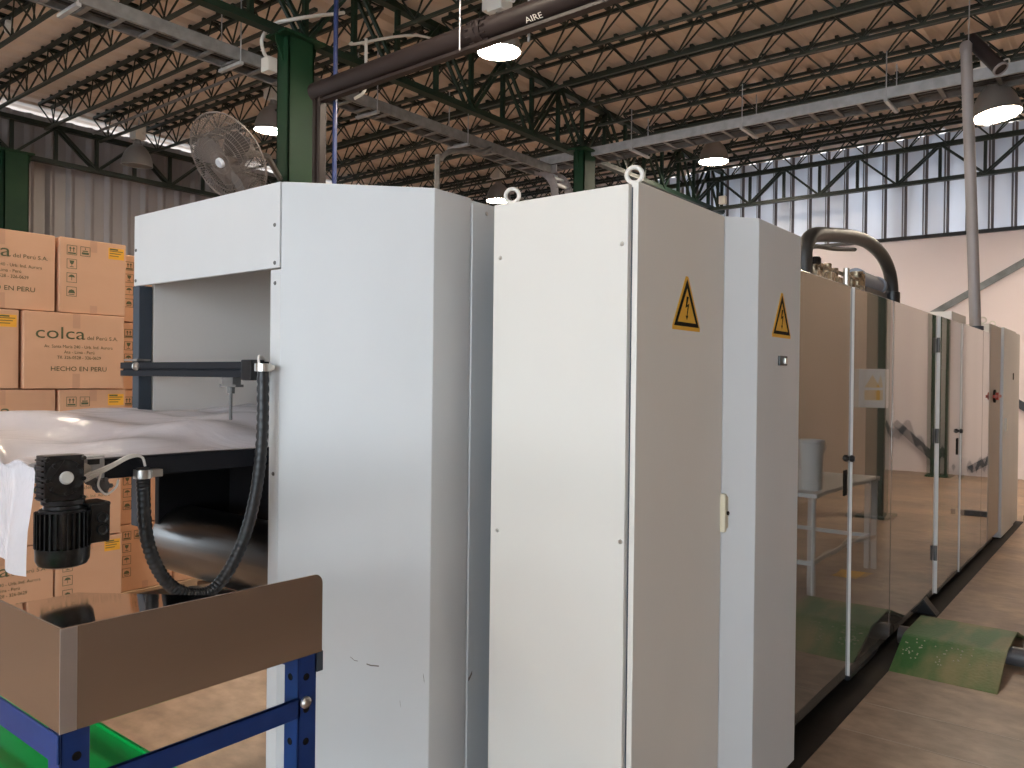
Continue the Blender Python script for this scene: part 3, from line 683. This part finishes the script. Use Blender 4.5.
prof = pts + [(pts[-1][0], .832), (pts[0][0], .832)]
gs.prism(prof, -2.1, -1.06, 'x')
gs.box(-2.1, -1.06, .685, .692, .80, .853).box(-2.1, -1.06, .442, .45, .80, .853)
gsh = tag(gs.build('green_crate_lid', M['greenplastic'], bevel=.001, seg=1), 'bright green ribbed plastic lid lying under the steel tray', 'crate')
MB().box(-2.08, -1.08, .46, .67, .757, .832).build('crate_body', M['greenplastic'], gsh, bevel=.006)

# ------------------------------------------------------------------ cartons
def carton(kind, label, x, y0, z0, h=.4226, dpt=None):
    """kind long: colca face .54 wide; end: icons face .37 wide; the face looks towards +x at x, starting at y0"""
    w = .54 if kind == 'long' else .372; dp = .37 if kind == 'long' else .54
    root = thing('carton', label, 'carton', (x - dp / 2, y0 + w / 2, z0), 'stacked export cartons')
    e = .003
    MB().box(x - dp, x, y0 + e, y0 + w - e, z0 + .002, z0 + h - .003).build('carton_body', M['carton'], root, bevel=.006)
    f = x + .001; X = Vector((0, 1, 0)); Z = Vector((0, 0, 1))
    def plate(name, m, y, z, ww, hh, lift=.0006):
        return MB().add([(x + lift, y, z), (x + lift, y + ww, z), (x + lift, y + ww, z + hh), (x + lift, y, z + hh)], [(0, 1, 2, 3)]).build(name, m, root, smooth=0, keep=True)
    if kind == 'long':
        plate('packing_tape', M['cartontape'], y0 + w * .5 - .02, z0 + h - .085, .04, .08); plate('packing_tape', M['cartontape'], y0 + w * .5 - .02, z0 + .005, .04, .08)
        t = MB()
        text_mb(t, 'colca', .094, (f, y0 + .055, z0 + h * .655), X, Z, 1.35)
        text_mb(t, 'del Perú S.A.', .030, (f, y0 + .325, z0 + h * .655), X, Z, 1.12)
        for k, s in enumerate(('Av. Santa Maria 240 - Urb. Ind. Aurora', 'Ate - Lima - Perú', 'Tlf. 326-0528 - 326-0629')):
            text_mb(t, s, .0245, (f, y0 + w * .53, z0 + h * .535 - .03 * k), X, Z, .95, 'CENTER')
        text_mb(t, 'HECHO EN PERU', .036, (f, y0 + w * .53, z0 + h * .235), X, Z, 1.1, 'CENTER')
        t.build('printed_lettering', M['print'], root, smooth=0, keep=True)
    else:
        plate('packing_tape', M['cartontape'], y0 + w * .5 - .022, z0 + h - .07, .04, .065); plate('packing_tape', M['cartontape'], y0 + w * .5 - .02, z0 + .005, .04, .045)
        stk = plate('sticker', M['sticker'], y0 + w - .105, z0 + h - .095, .09, .065)
        sl = MB()
        for k in range(3): sl.add([(x + .0012, y0 + w - .098, z0 + h - .05 - .014 * k), (x + .0012, y0 + w - .022 - .012 * k, z0 + h - .05 - .014 * k), (x + .0012, y0 + w - .022 - .012 * k, z0 + h - .046 - .014 * k), (x + .0012, y0 + w - .098, z0 + h - .046 - .014 * k)], [(0, 1, 2, 3)])
        sl.add([(x + .0012, y0 + w - .098, z0 + h - .042), (x + .0012, y0 + w - .05, z0 + h - .042), (x + .0012, y0 + w - .05, z0 + h - .034), (x + .0012, y0 + w - .098, z0 + h - .034)], [(0, 1, 2, 3)])
        sl.build('sticker_text', M['print'], stk, smooth=0, keep=True)
        ic = MB(); s = .054
        spots = [(y0 + .04, z0 + h - .098), (y0 + .112, z0 + h - .098), (y0 + .04, z0 + h - .175), (y0 + .04, z0 + h - .252), (y0 + .04, z0 + h - .329)]
        def q(y, z, ww, hh): ic.add([(x + .0009, y, z), (x + .0009, y + ww, z), (x + .0009, y + ww, z + hh), (x + .0009, y, z + hh)], [(0, 1, 2, 3)])
        def poly(pp): ic.add([(x + .0009, a, b) for a, b in pp], [tuple(range(len(pp)))])
        for (a, b) in spots:
            q(a, b, s, .003); q(a, b + s - .003, s, .003); q(a, b, .003, s); q(a + s - .003, b, .003, s)
        a, b = spots[0]
        q(a + .006, b + .006, s - .012, .008)
        for k in (.016, .034): q(a + k, b + .018, .005, .018); poly([(a + k - .006, b + .034), (a + k + .011, b + .034), (a + k + .0025, b + .046)])
        a, b = spots[1]; q(a + .008, b + .01, s - .016, .012); q(a + .012, b + .026, s - .024, .006); q(a + .025, b + .036, .004, .012)
        a, b = spots[2]; poly([(a + .014, b + .046), (a + .04, b + .046), (a + .036, b + .03), (a + .029, b + .024), (a + .025, b + .024), (a + .018, b + .03)]); q(a + .0255, b + .012, .003, .014); q(a + .017, b + .009, .02, .004)
        a, b = spots[3]; poly([(a + .008, b + .03), (a + .046, b + .03), (a + .038, b + .041), (a + .027, b + .045), (a + .016, b + .041)]); q(a + .0255, b + .012, .003, .02)
        a, b = spots[4]; poly([(a + .008, b + .018), (a + .046, b + .018), (a + .04, b + .034), (a + .027, b + .039), (a + .014, b + .034)]); q(a + .012, b + .009, .03, .004)
        ic.build('handling_icons', M['print'], root, smooth=0, keep=True)
    return root
BX, BY = -4.7, 2.265
bt = [.152 + .4226 * k for k in range(5)]
carton('long', 'carton with large green print in the top row, at the left picture edge', BX - .01, BY - .372 - .012 - .54, bt[4])
carton('end', 'carton with handling icons and orange sticker, top row beside the housing', BX, BY - .372, bt[4])
carton('end', 'carton with orange sticker in the second row, at the left picture edge', BX, BY - .015 - .54 - .01 - .372, bt[3])
carton('long', 'carton with full green company print in the second row', BX + .02, BY - .015 - .54, bt[3])
carton('long', 'plain-looking carton in the third row just above the film, left one', BX, BY - .372 - .008 - .54, bt[2])
carton('end', 'carton with two icons and sticker just above the plastic film', BX + .01, BY - .372, bt[2])
carton('end', 'carton in the fourth row hidden behind the film, leftmost', BX, BY - .015 - .54 - .012 - .372, bt[1])
carton('long', 'printed carton behind the black motor, fourth row of the stack', BX, BY - .015 - .54, bt[1])
carton('long', 'bottom-row carton behind the hanging film and motor', BX, BY - .372 - .01 - .54, bt[0])
carton('end', 'carton with orange sticker in the bottom row, right of the motor', BX, BY - .372 - .008, bt[0])
rowname = ['lowest', 'second lowest', 'middle', 'second highest', 'topmost']
for k in range(5):
    carton('end', rowname[k] + ' carton of the farther stack seen past the housing post', BX - .3, 2.36, .14 + .423 * k)
for k in range(2):
    carton('long', ('lower' if k == 0 else 'upper') + ' carton behind the burnished feed roller', BX - .3, 2.74, .14 + .423 * k)
def pallet(x1, y0, w, dp, label, h=.15):
    root = thing('pallet', label, 'pallet', (x1 - dp / 2, y0 + w / 2, 0))
    for k in range(5): MB().box(x1 - dp + k * (dp - .1) / 4, x1 - dp + k * (dp - .1) / 4 + .1, y0, y0 + w, h - .02, h).build('deck_board', M['pallet'], root, bevel=.002)
    for k in range(3): MB().box(x1 - dp, x1, y0 + k * (w - .09) / 2, y0 + k * (w - .09) / 2 + .09, 0, h - .02).build('bearer', M['pallet'], root, bevel=.002)
pallet(BX + .02, 1.0, 1.28, 1.0, 'wooden pallet under the near carton stack')
pallet(BX - .28, 2.36, .98, 1.0, 'wooden pallet under the farther carton stack', .139)

# ------------------------------------------------------------------ tall cream cabinet
def eyebolt(x, y, z, parent, face=(1, 0, 0), r=.022, m=None):
    c = Vector((x, y, z + r + .010)); d = Vector(face).normalized()
    mb = MB(); _, a, b = mb.frame(d)
    mb.tube([c + (a * math.cos(2 * PI * j / 28) + b * math.sin(2 * PI * j / 28)) * r for j in range(28)], .0068, 10, closed=True)
    mb.cyl((x, y, z), (x, y, z + .012), .012, 14)
    return mb.build('eyebolt', m or M['cream'], parent, smooth=60)
def warning(parent, x, y0, y1, z0, z1):
    w = y1 - y0; h = z1 - z0; mid = (y0 + y1) / 2
    # yellow plate with a slightly rounded triangle
    pl = MB().prism([(y0 - w * .05, z0), (y1 + w * .05, z0), (y1 + w * .055, z0 + h * .07), (mid + w * .045, z1 + h * .02), (mid - w * .045, z1 + h * .02), (y0 - w * .055, z0 + h * .07)], x, x + .001, 'x').build('warning_sign', M['yellow'], parent, smooth=0)
    a = [(mid, z1 - h * .03), (y0 + w * .0, z0 + h * .075), (y1 - w * .0, z0 + h * .075)]
    b = [(mid, z1 - h * .21), (y0 + w * .135, z0 + h * .15), (y1 - w * .135, z0 + h * .15)]
    X = x + .0018; mb = MB()
    mb.add([(X, *p) for p in a + b], [(0, 1, 4, 3), (1, 2, 5, 4), (2, 0, 3, 5)])
    bolt = [(.06, .66), (-.015, .66), (-.055, .44), (.02, .475), (-.01, .30), (-.045, .30), (.0, .215), (.045, .305), (.018, .30), (.075, .535), (.005, .50)]
    bolt = [(mid + u * w * 1.15, z0 - h * .02 + v * h) for u, v in bolt]
    mb.add([(X, *p) for p in bolt], [tuple(range(len(bolt)))])
    mb.build('lightning_symbol', M['ink'], pl, smooth=0)
    return pl
c1 = thing('electrical_cabinet', 'tall cream electrical cabinet with eyebolts, nearest to the camera', 'cabinet', (-1.38, 2.25, 0))
fp1 = MB().box(-1.634, -1.1435, 1.956, 1.98, .09, 2.055).build('front_panel', M['cream'], c1, bevel=.003)
for x, z in ((-1.606, 1.885), (-1.162, 1.887), (-1.156, 1.046), (-1.606, 1.022)): screw((x, 1.956, z), (0, -1, 0), fp1)
sp1 = MB().box(-1.133, -1.115, 1.962, 2.545, .09, 2.058).build('side_panel', M['cream'], c1, bevel=.003)
warning(sp1, -1.115, 2.183, 2.353, 1.658, 1.822)
MB().box(-1.63, -1.136, 1.975, 2.54, .08, 2.05).build('carcass', M['darksteel'], c1, bevel=.002)
MB().box(-1.632, -1.118, 1.975, 2.545, 2.045, 2.056).build('top_panel', M['cream'], c1, bevel=.002)
MB().box(-1.62, -1.14, 1.99, 2.53, 0, .09).build('plinth', M['darksteel'], c1)
for x, y in ((-1.595, 2.0), (-1.15, 2.0), (-1.595, 2.51)): eyebolt(x, y, 2.056, c1, (.45, -.9, 0) if y < 2.2 else (1, 0, 0), .022 if y < 2.2 else .015)
ha = MB().box(-1.118, -1.098, 2.538, 2.556, .995, 1.125).box(-1.115, -1.10, 2.55, 2.575, 1.005, 1.115).build('latch', M['beige'], c1, bevel=.006)
MB().cyl((-1.1, 2.563, 1.058), (-1.0955, 2.563, 1.058), .007, 12).build('keyhole', M['ink'], ha)

# narrower cabinet with a splayed front edge
c2 = thing('electrical_cabinet', 'narrow grey cabinet with splayed edge between cream cabinet and glossy doors', 'cabinet', (-1.25, 2.85, 0))
bd = MB().prism([(-1.118, 2.556), (-1.038, 2.652), (-1.038, 3.075), (-1.75, 3.075), (-1.75, 2.62), (-1.4, 2.56)], .055, 2.06).build('cabinet_body', M['paint'], c2, bevel=.003)
warning(bd, -1.038, 2.792, 2.96, 1.663, 1.822)
lk = MB().box(-1.04, -1.03, 2.846, 2.922, 1.562, 1.598).build('lock_plate', M['gearblack'], c2, bevel=.003)
MB().box(-1.031, -1.024, 2.885, 2.91, 1.57, 1.59).build('lock_lever', M['zinc'], lk, bevel=.002)
MB().prism([(-1.12, 2.6), (-1.06, 2.67), (-1.06, 3.07), (-1.7, 3.07), (-1.7, 2.65)], 0, .056).build('plinth', M['black'], c2)

# ------------------------------------------------------------------ long machine with glossy doors
me_ = thing('process_machine', 'long machine enclosure with glossy mirror-like doors', 'machine', (-2.0, 6.0, 0))
MB().box(-2.9, -1.15, 3.09, 8.27, .1, 1.955).build('carcass', M['darksteel'], me_)
MB().box(-2.95, -1.14, 3.09, 8.29, 1.955, 1.977).build('top_panel', M['door_edge'], me_, bevel=.004)
MB().box(-2.85, -1.26, 3.1, 8.44, .03, .1).build('base_frame', M['black'], me_)
doors = [(3.09, 4.096, -1.13), (4.102, 4.868, -1.122), (4.876, 6.04, -1.121), (6.115, 6.925, -1.109), (6.932, 7.925, -1.104), (7.932, 8.28, -1.104)]
DO = []
for y0, y1, x in doors:
    DO.append(MB().box(x - .03, x, y0, y1, .066, 1.972).build('door', M['door'], me_, bevel=.004))
for di, q in ((1, (-1.146, -1.1205, 4.0985, 4.102)), (3, (-1.13, -1.1065, 6.1125, 6.115)), (4, (-1.125, -1.1025, 6.9285, 6.932)), (2, (-1.14, -1.125, 6.05, 6.10))):
    MB().box(*q, .066, 1.972).build('door_edge_strip', M['door_edge'], DO[di], smooth=0)
for di, y, z, x in ((0, 4.075, 1.135, -1.13), (3, 6.86, 1.15, -1.108)):
    MB().lathe([(0, .028), (.011, .027), (.017, .02), (.017, .008), (.010, .004), (.010, 0)], (x, y, z), 18, (1, 0, 0)).build('knob', M['black'], DO[di])
    MB().box(x - .002, x + .004, y - .085, y - .035, z - .175, z - .052).build('recessed_handle', M['ink'], DO[di], bevel=.002)
for z in (1.72, 1.1, .3): MB().cyl((-1.112, 6.07, z), (-1.112, 6.07, z + .1), .012, 10).build('hinge', M['galvdull'], DO[3])
ft = MB().prism([(-1.2, .0), (-1.04, .0), (-1.07, .035), (-1.14, .12), (-1.2, .12)], 5.76, 5.86, 'y').cyl((-1.1, 5.81, 0), (-1.1, 5.81, .02), .05, 14)
ft.build('levelling_foot', M['rubber'], me_, bevel=.004)
for y in (3.4, 4.6, 7.4): MB().cyl((-1.35, y, 0), (-1.35, y, .06), .04, 14).build('levelling_foot', M['rubber'], me_)
cd_ = MB().tube(smooth_path([(-1.16, 4.2, .02), (-1.14, 4.6, .05), (-1.17, 5.0, .07), (-1.15, 5.4, .05)], 6), .016, 8); cd_.build('floor_cable', M['rubber'], me_)
# valve train on top
vt = thing('valve_manifold', 'brassy valve manifold with knob on top of the machine', 'valves', (-1.36, 4.7, 1.977))
MB().box(-1.42, -1.28, 4.04, 5.06, 1.977, 2.04).build('base_rail', M['brass'], vt, bevel=.004)
kb = MB().lathe([(0, 2.14), (.03, 2.14), (.036, 2.132), (.036, 2.108), (.028, 2.104), (0, 2.104)], (-1.33, 4.13, 0), 14).build('knob', M['ink'], vt)
MB().cyl((-1.33, 4.13, 2.03), (-1.33, 4.13, 2.108), .02, 12).box(-1.36, -1.30, 4.10, 4.16, 2.03, 2.07).build('valve_stem', M['brass'], vt)
MB().box(-1.345, -1.325, 4.2, 4.98, 2.105, 2.118).build('manifold_rail', M['brass'], vt)
for k, y in enumerate((4.22, 4.36, 4.48, 4.68, 4.8, 4.92)):
    zz = 2.07 + .022 * math.sin(y * 9)
    MB().box(-1.38, -1.31, y, y + .085, 2.03, zz).cyl((-1.345, y + .042, 2.05), (-1.345, y + .042, zz + .05), .022, 10).build('valve_block', M['brass'], vt, bevel=.004)
MB().cyl((-1.31, 4.62, 2.0), (-1.31, 4.62, 2.14), .016, 10).build('standpipe', M['zinc'], vt)
MB().cyl((-1.36, 5.0, 2.03), (-1.36, 5.0, 2.15), .05, 18).cyl((-1.36, 5.0, 2.15), (-1.36, 5.0, 2.165), .04, 18).build('filter_bowl', M['brass'], vt)
bl = thing('air_blower', 'blue-grey cylinder blower on the machine top beside the thick hose', 'blower', (-1.42, 5.4, 1.977))
MB().cyl((-1.40, 5.15, 2.145), (-1.40, 5.62, 2.145), .055, 24).build('cylinder', M['bluegrey'], bl)
MB().cyl((-1.40, 5.12, 2.145), (-1.40, 5.16, 2.145), .062, 24).build('end_ring', M['bluegrey'], bl)
MB().cyl((-1.40, 5.60, 2.145), (-1.40, 5.64, 2.145), .062, 24).build('end_ring', M['bluegrey'], bl)
MB().box(-1.45, -1.34, 5.14, 5.64, 1.977, 2.095).build('cradle', M['black'], bl, bevel=.004)
hz = thing('thick_hose', 'thick black hose arching over the top of the machine', 'hose', (-1.35, 4.9, 1.985))
MB().tube(smooth_path([(-1.36, 4.08, 1.99), (-1.36, 4.075, 2.10), (-1.36, 4.09, 2.19), (-1.36, 4.2, 2.262), (-1.36, 4.45, 2.305), (-1.36, 4.85, 2.355), (-1.35, 5.2, 2.37), (-1.34, 5.48, 2.33), (-1.335, 5.66, 2.25), (-1.33, 5.72, 2.14), (-1.33, 5.725, 2.02)], 8), .04, 18).build('hose_tube', M['hose'], hz)
MB().cyl((-1.33, 5.725, 2.03), (-1.33, 5.725, 2.11), .05, 22).cyl((-1.33, 5.725, 1.975), (-1.33, 5.725, 1.99), .08, 22).build('hose_collar', M['black'], hz, bevel=.004)
MB().cyl((-1.36, 4.08, 1.985), (-1.36, 4.08, 2.02), .062, 22).build('hose_collar', M['black'], hz, bevel=.004)
MB().tube(smooth_path([(-1.37, 4.1, 2.15), (-1.37, 4.25, 2.215), (-1.37, 4.6, 2.25), (-1.37, 5.0, 2.30)], 6), .012, 8).build('tie_cable', M['rubber'], hz)
wb = tag(MB().box(-1.75, -1.19, 7.0, 7.62, 1.977, 2.075).build('white_cover_box', M['tablewhite'], bevel=.005), 'low white cover box on the machine top below the brace', 'box')
wb = tag(MB().box(-1.75, -1.22, 7.7, 7.8, 1.977, 2.085).build('terminal_housing', M['greypipe'], bevel=.005), 'small grey box on the machine top behind the flue pipe base', 'box')

# rear cabinets
r1 = thing('rear_cabinet', 'cream rear cabinet with rotary switch and eyebolts at the machine end', 'cabinet', (-1.4, 8.7, 0))
MB().box(-2.0, -1.10, 8.31, 8.965, .09, 2.055).build('cabinet_body', mat('rear_cabinet_taupe', (.40, .355, .31), .42), r1, bevel=.004)  # body in a darker tone than the cream end panel
MB().box(-2.0, -1.112, 8.294, 8.308, .09, 2.05).build('end_panel', M['cream'], r1, bevel=.002)
MB().box(-1.98, -1.15, 8.33, 8.98, 0, .09).build('plinth', M['black'], r1)
for y in (8.36, 8.93): eyebolt(-1.17, y, 2.055, r1, (.5, -.9, 0), .026)
sw = MB().cyl((-1.10, 8.55, 1.40), (-1.085, 8.55, 1.40), .06, 20).build('switch_plate', M['ink'], r1)
MB().box(-1.085, -1.066, 8.36, 8.78, 1.385, 1.412).cyl((-1.085, 8.55, 1.40), (-1.06, 8.55, 1.40), .035, 16).build('rotary_handle', M['red'], sw, bevel=.004)
r2 = thing('rear_cabinet', 'grey end cabinet standing proud at the far end of the machine', 'cabinet', (-1.3, 9.4, 0))
MB().box(-2.0, -1.083, 9.02, 9.93, .02, 2.065).box(-2.0, -1.095, 9.94, 10.38, .02, 2.06).build('cabinet_body', M['paint'], r2, bevel=.004)
MB().box(-1.086, -1.078, 9.72, 9.77, 1.56, 1.63).build('key_lock', M['ink'], r2)
MB().box(-1.086, -1.07, 9.2, 9.28, 1.05, 1.18).build('latch', M['white'], r2, bevel=.004)

# flue pipe on the machine and overhead duct stub
fl_ = thing('flue_pipe', 'tall slightly leaning grey flue pipe rising from the machine top', 'flue pipe', (-1.2, 8.0, 1.985))
MB().tube([(-1.175, 8.0, 1.977), (-1.225, 8.0, 3.2), (-1.282, 8.0, 4.5)], .046, 20).build('pipe_tube', M['greypipe'], fl_)
MB().cyl((-1.175, 8.0, 1.977), (-1.176, 8.0, 2.015), .064, 20).build('base_flange', M['darksteel'], fl_, bevel=.003)
MB().tube([(-1.282, 8.0, 4.44), (-1.282, 8.0, 4.50), (-1.282, 8.0, 4.53)], [.05, .05, .03], 20).build('end_cap', M['greypipe'], fl_)
ds = thing('duct_stub', 'short open dark duct slanting beside the top of the flue pipe', 'duct', (-1.15, 8.06, 4.4))
MB().tube([(-1.27, 8.15, 4.60), (-1.13, 8.11, 4.40), (-1.025, 8.06, 4.25)], .058, 18).build('duct_tube', M['pipe'], ds)
MB().lathe([(.05, 0), (.064, 0), (.064, .02), (.05, .02)], (-1.03, 8.063, 4.257), 20, (.105, -.05, -.15)).build('duct_rim', M['greypipe'], ds)
MB().tube([(-1.262, 8.0, 4.5), (-1.262, 8.05, 5.28)], .005, 6).build('hanger_wire', M['galv'], ds)

# ------------------------------------------------------------------ floor ramp and pipe
rp = thing('cable_ramp', 'green folded steel ramp on the floor beside the glossy doors', 'ramp', (-.8, 4.9, 0))
out = [(4.50, 0), (4.515, .008), (4.80, .112), (4.84, .122), (5.26, .122), (5.30, .112), (5.62, .008), (5.64, 0)]
inn = [(5.60, 0), (5.29, .10), (5.25, .112), (4.85, .112), (4.81, .10), (4.54, 0)]
MB().prism(out + inn, -1.035, -.545, 'x').build('tread_plate', M['ramp'], rp, bevel=.0015, seg=1)
rnd = random.Random(3); STUD = mat('worn_stud', (.42, .40, .28), .5)
for k in range(46):
    y = rnd.uniform(4.62, 4.8); x = rnd.choice([rnd.gauss(-.78, .05), rnd.uniform(-1.02, -.92)]); z = .008 + (y - 4.515) * .365
    MB().lathe([(0, .0035), (.003, .003), (.0045, 0)], (x, y, z), 6, (0, -.34, .94)).build('tread_stud', STUD, rp)
tag(MB().cyl((-1.1, 5.02, .054), (2.2, 5.02, .054), .05, 20).build('floor_pipe', M['floorpipe']), 'grey pipe on the floor passing under the green ramp', 'pipe')
tag(MB().bar((-1.04, 10.5, .035), (-.55, 10.45, .035), .09, .06).build('floor_channel', M['black'], bevel=.006), 'short black channel on the floor at the far machine end', 'channel')
tag(MB().box(-.52, -.36, 6.45, 6.72, 0, .0015).build('floor_mark', M['floortape'], smooth=0), 'yellow floor mark by the white table', 'floor mark')

# white work table and bucket beside the aisle (mirrored in the doors)
tb = thing('work_table', 'white work table mirrored in the nearest glossy doors', 'table', (0, 5.9, 0))
TX0, TX1, TY0, TY1 = -.53, .3, 5.5, 6.95
MB().box(TX0, TX1, TY0, TY1, .72, .75).build('tabletop', M['tablewhite'], tb, bevel=.004)
for x in (TX0 + .03, TX1 - .07):
    for y in (TY0 + .03, TY1 - .07): MB().box(x, x + .04, y, y + .04, 0, .72).build('leg', M['tablewhite'], tb, bevel=.003)
for y in (TY0 + .04, TY1 - .06): MB().box(TX0 + .05, TX1 - .05, y, y + .02, .25, .28).build('stretcher', M['tablewhite'], tb)
for x in (TX0 + .04, TX1 - .06): MB().box(x, x + .02, TY0 + .05, TY1 - .05, .25, .28).build('stretcher', M['tablewhite'], tb)
bk = thing('plastic_bucket', 'white plastic bucket on the white work table', 'bucket', (-.40, 5.8, .75))
MB().lathe([(0, .75), (.085, .75), (.09, .76), (.104, 1.08), (.11, 1.085), (.11, 1.10), (.10, 1.10), (.085, .77), (0, .77)], (-.40, 5.74, 0), 28).build('bucket_body', M['bucket'], bk)
MB().tube([(-.40 + .112 * math.cos(t), 5.74 + .02, 1.07 - .1 * math.sin(t)) for t in [PI * k / 14 for k in range(15)]], .004, 6).build('bail_handle', M['galv'], bk)
eb = thing('electrical_box', 'white electrical box with yellow warning plates on the aisle column', 'electrical box', (.13, 9.47, 1.24))
MB().box(-.01, .27, 9.40, 9.54, 1.235, 1.665).build('box_body', M['tablewhite'], eb, bevel=.006)
pl = MB().box(.03, .22, 9.396, 9.40, 1.30, 1.62).build('warning_plate', M['white'], eb)
MB().prism([(.045, 1.46), (.205, 1.46), (.125, 1.60)], 9.393, 9.3955, 'y').box(.045, .205, 9.393, 9.3955, 1.32, 1.43).build('warning_symbol', M['yellow'], pl, smooth=0)

# ------------------------------------------------------------------ light and camera
w = bpy.data.worlds.new('daylight'); C.world = w; w.use_nodes = True
bg = w.node_tree.nodes['Background']; bg.inputs['Color'].default_value = (.75, .885, 1.0, 1); bg.inputs['Strength'].default_value = 5.6
pd = bpy.data.lights.new('daylight_opening', 'AREA'); pd.shape = 'RECTANGLE'; pd.size = OX1 - OX0; pd.size_y = OZ
pd.cycles.is_portal = True
pd2 = pd.copy(); pd2.size = LY1 - LY0; pd2.size_y = LZ
p2 = bpy.data.objects.new('added_daylight_gap', pd2); COL.objects.link(p2); p2.location = (XL - .06, (LY0 + LY1) / 2, LZ / 2); p2.rotation_euler = (R(90), 0, R(-90))
sn = bpy.data.lights.new('sun', 'SUN'); sn.energy = 42; sn.color = (1, .97, .93); sn.angle = R(.5)
so = bpy.data.objects.new('sun', sn); COL.objects.link(so); so.location = (0, 0, 30)
so.rotation_euler = Vector((-.22, -.30, -.93)).to_track_quat('-Z', 'Y').to_euler()
po = bpy.data.objects.new('daylight_opening', pd); COL.objects.link(po); po.location = ((OX0 + OX1) / 2, YB - .08, OZ / 2); po.rotation_euler = (R(90), 0, 0)

f_px, yaw, pit, rol = 798.6, R(38.44), R(-.311), R(.672)
F = Vector((-math.sin(yaw) * math.cos(pit), math.cos(yaw) * math.cos(pit), math.sin(pit)))
Rt = Vector((math.cos(yaw), math.sin(yaw), 0)); U = Rt.cross(F)
R2 = Rt * math.cos(rol) + U * math.sin(rol); U2 = -Rt * math.sin(rol) + U * math.cos(rol)
cam = bpy.data.cameras.new('camera'); co = bpy.data.objects.new('camera', cam); COL.objects.link(co)
cam.sensor_width = 36; cam.lens = f_px / 1024 * 36; cam.clip_start = .05; cam.clip_end = 200
mw = Matrix(((R2.x, U2.x, -F.x, 0), (R2.y, U2.y, -F.y, 0), (R2.z, U2.z, -F.z, 1.5), (0, 0, 0, 1)))
co.matrix_world = mw
C.camera = co
C.view_settings.view_transform = 'Standard'; C.view_settings.look = 'None'
C.view_settings.exposure = .12; C.view_settings.gamma = 1; C.view_settings.use_curve_mapping = False
C.cycles.max_bounces = 8; C.cycles.diffuse_bounces = 5; C.cycles.glossy_bounces = 4; C.cycles.transparent_max_bounces = 12
C.cycles.sample_clamp_indirect = 6
C.cycles.use_denoising = True
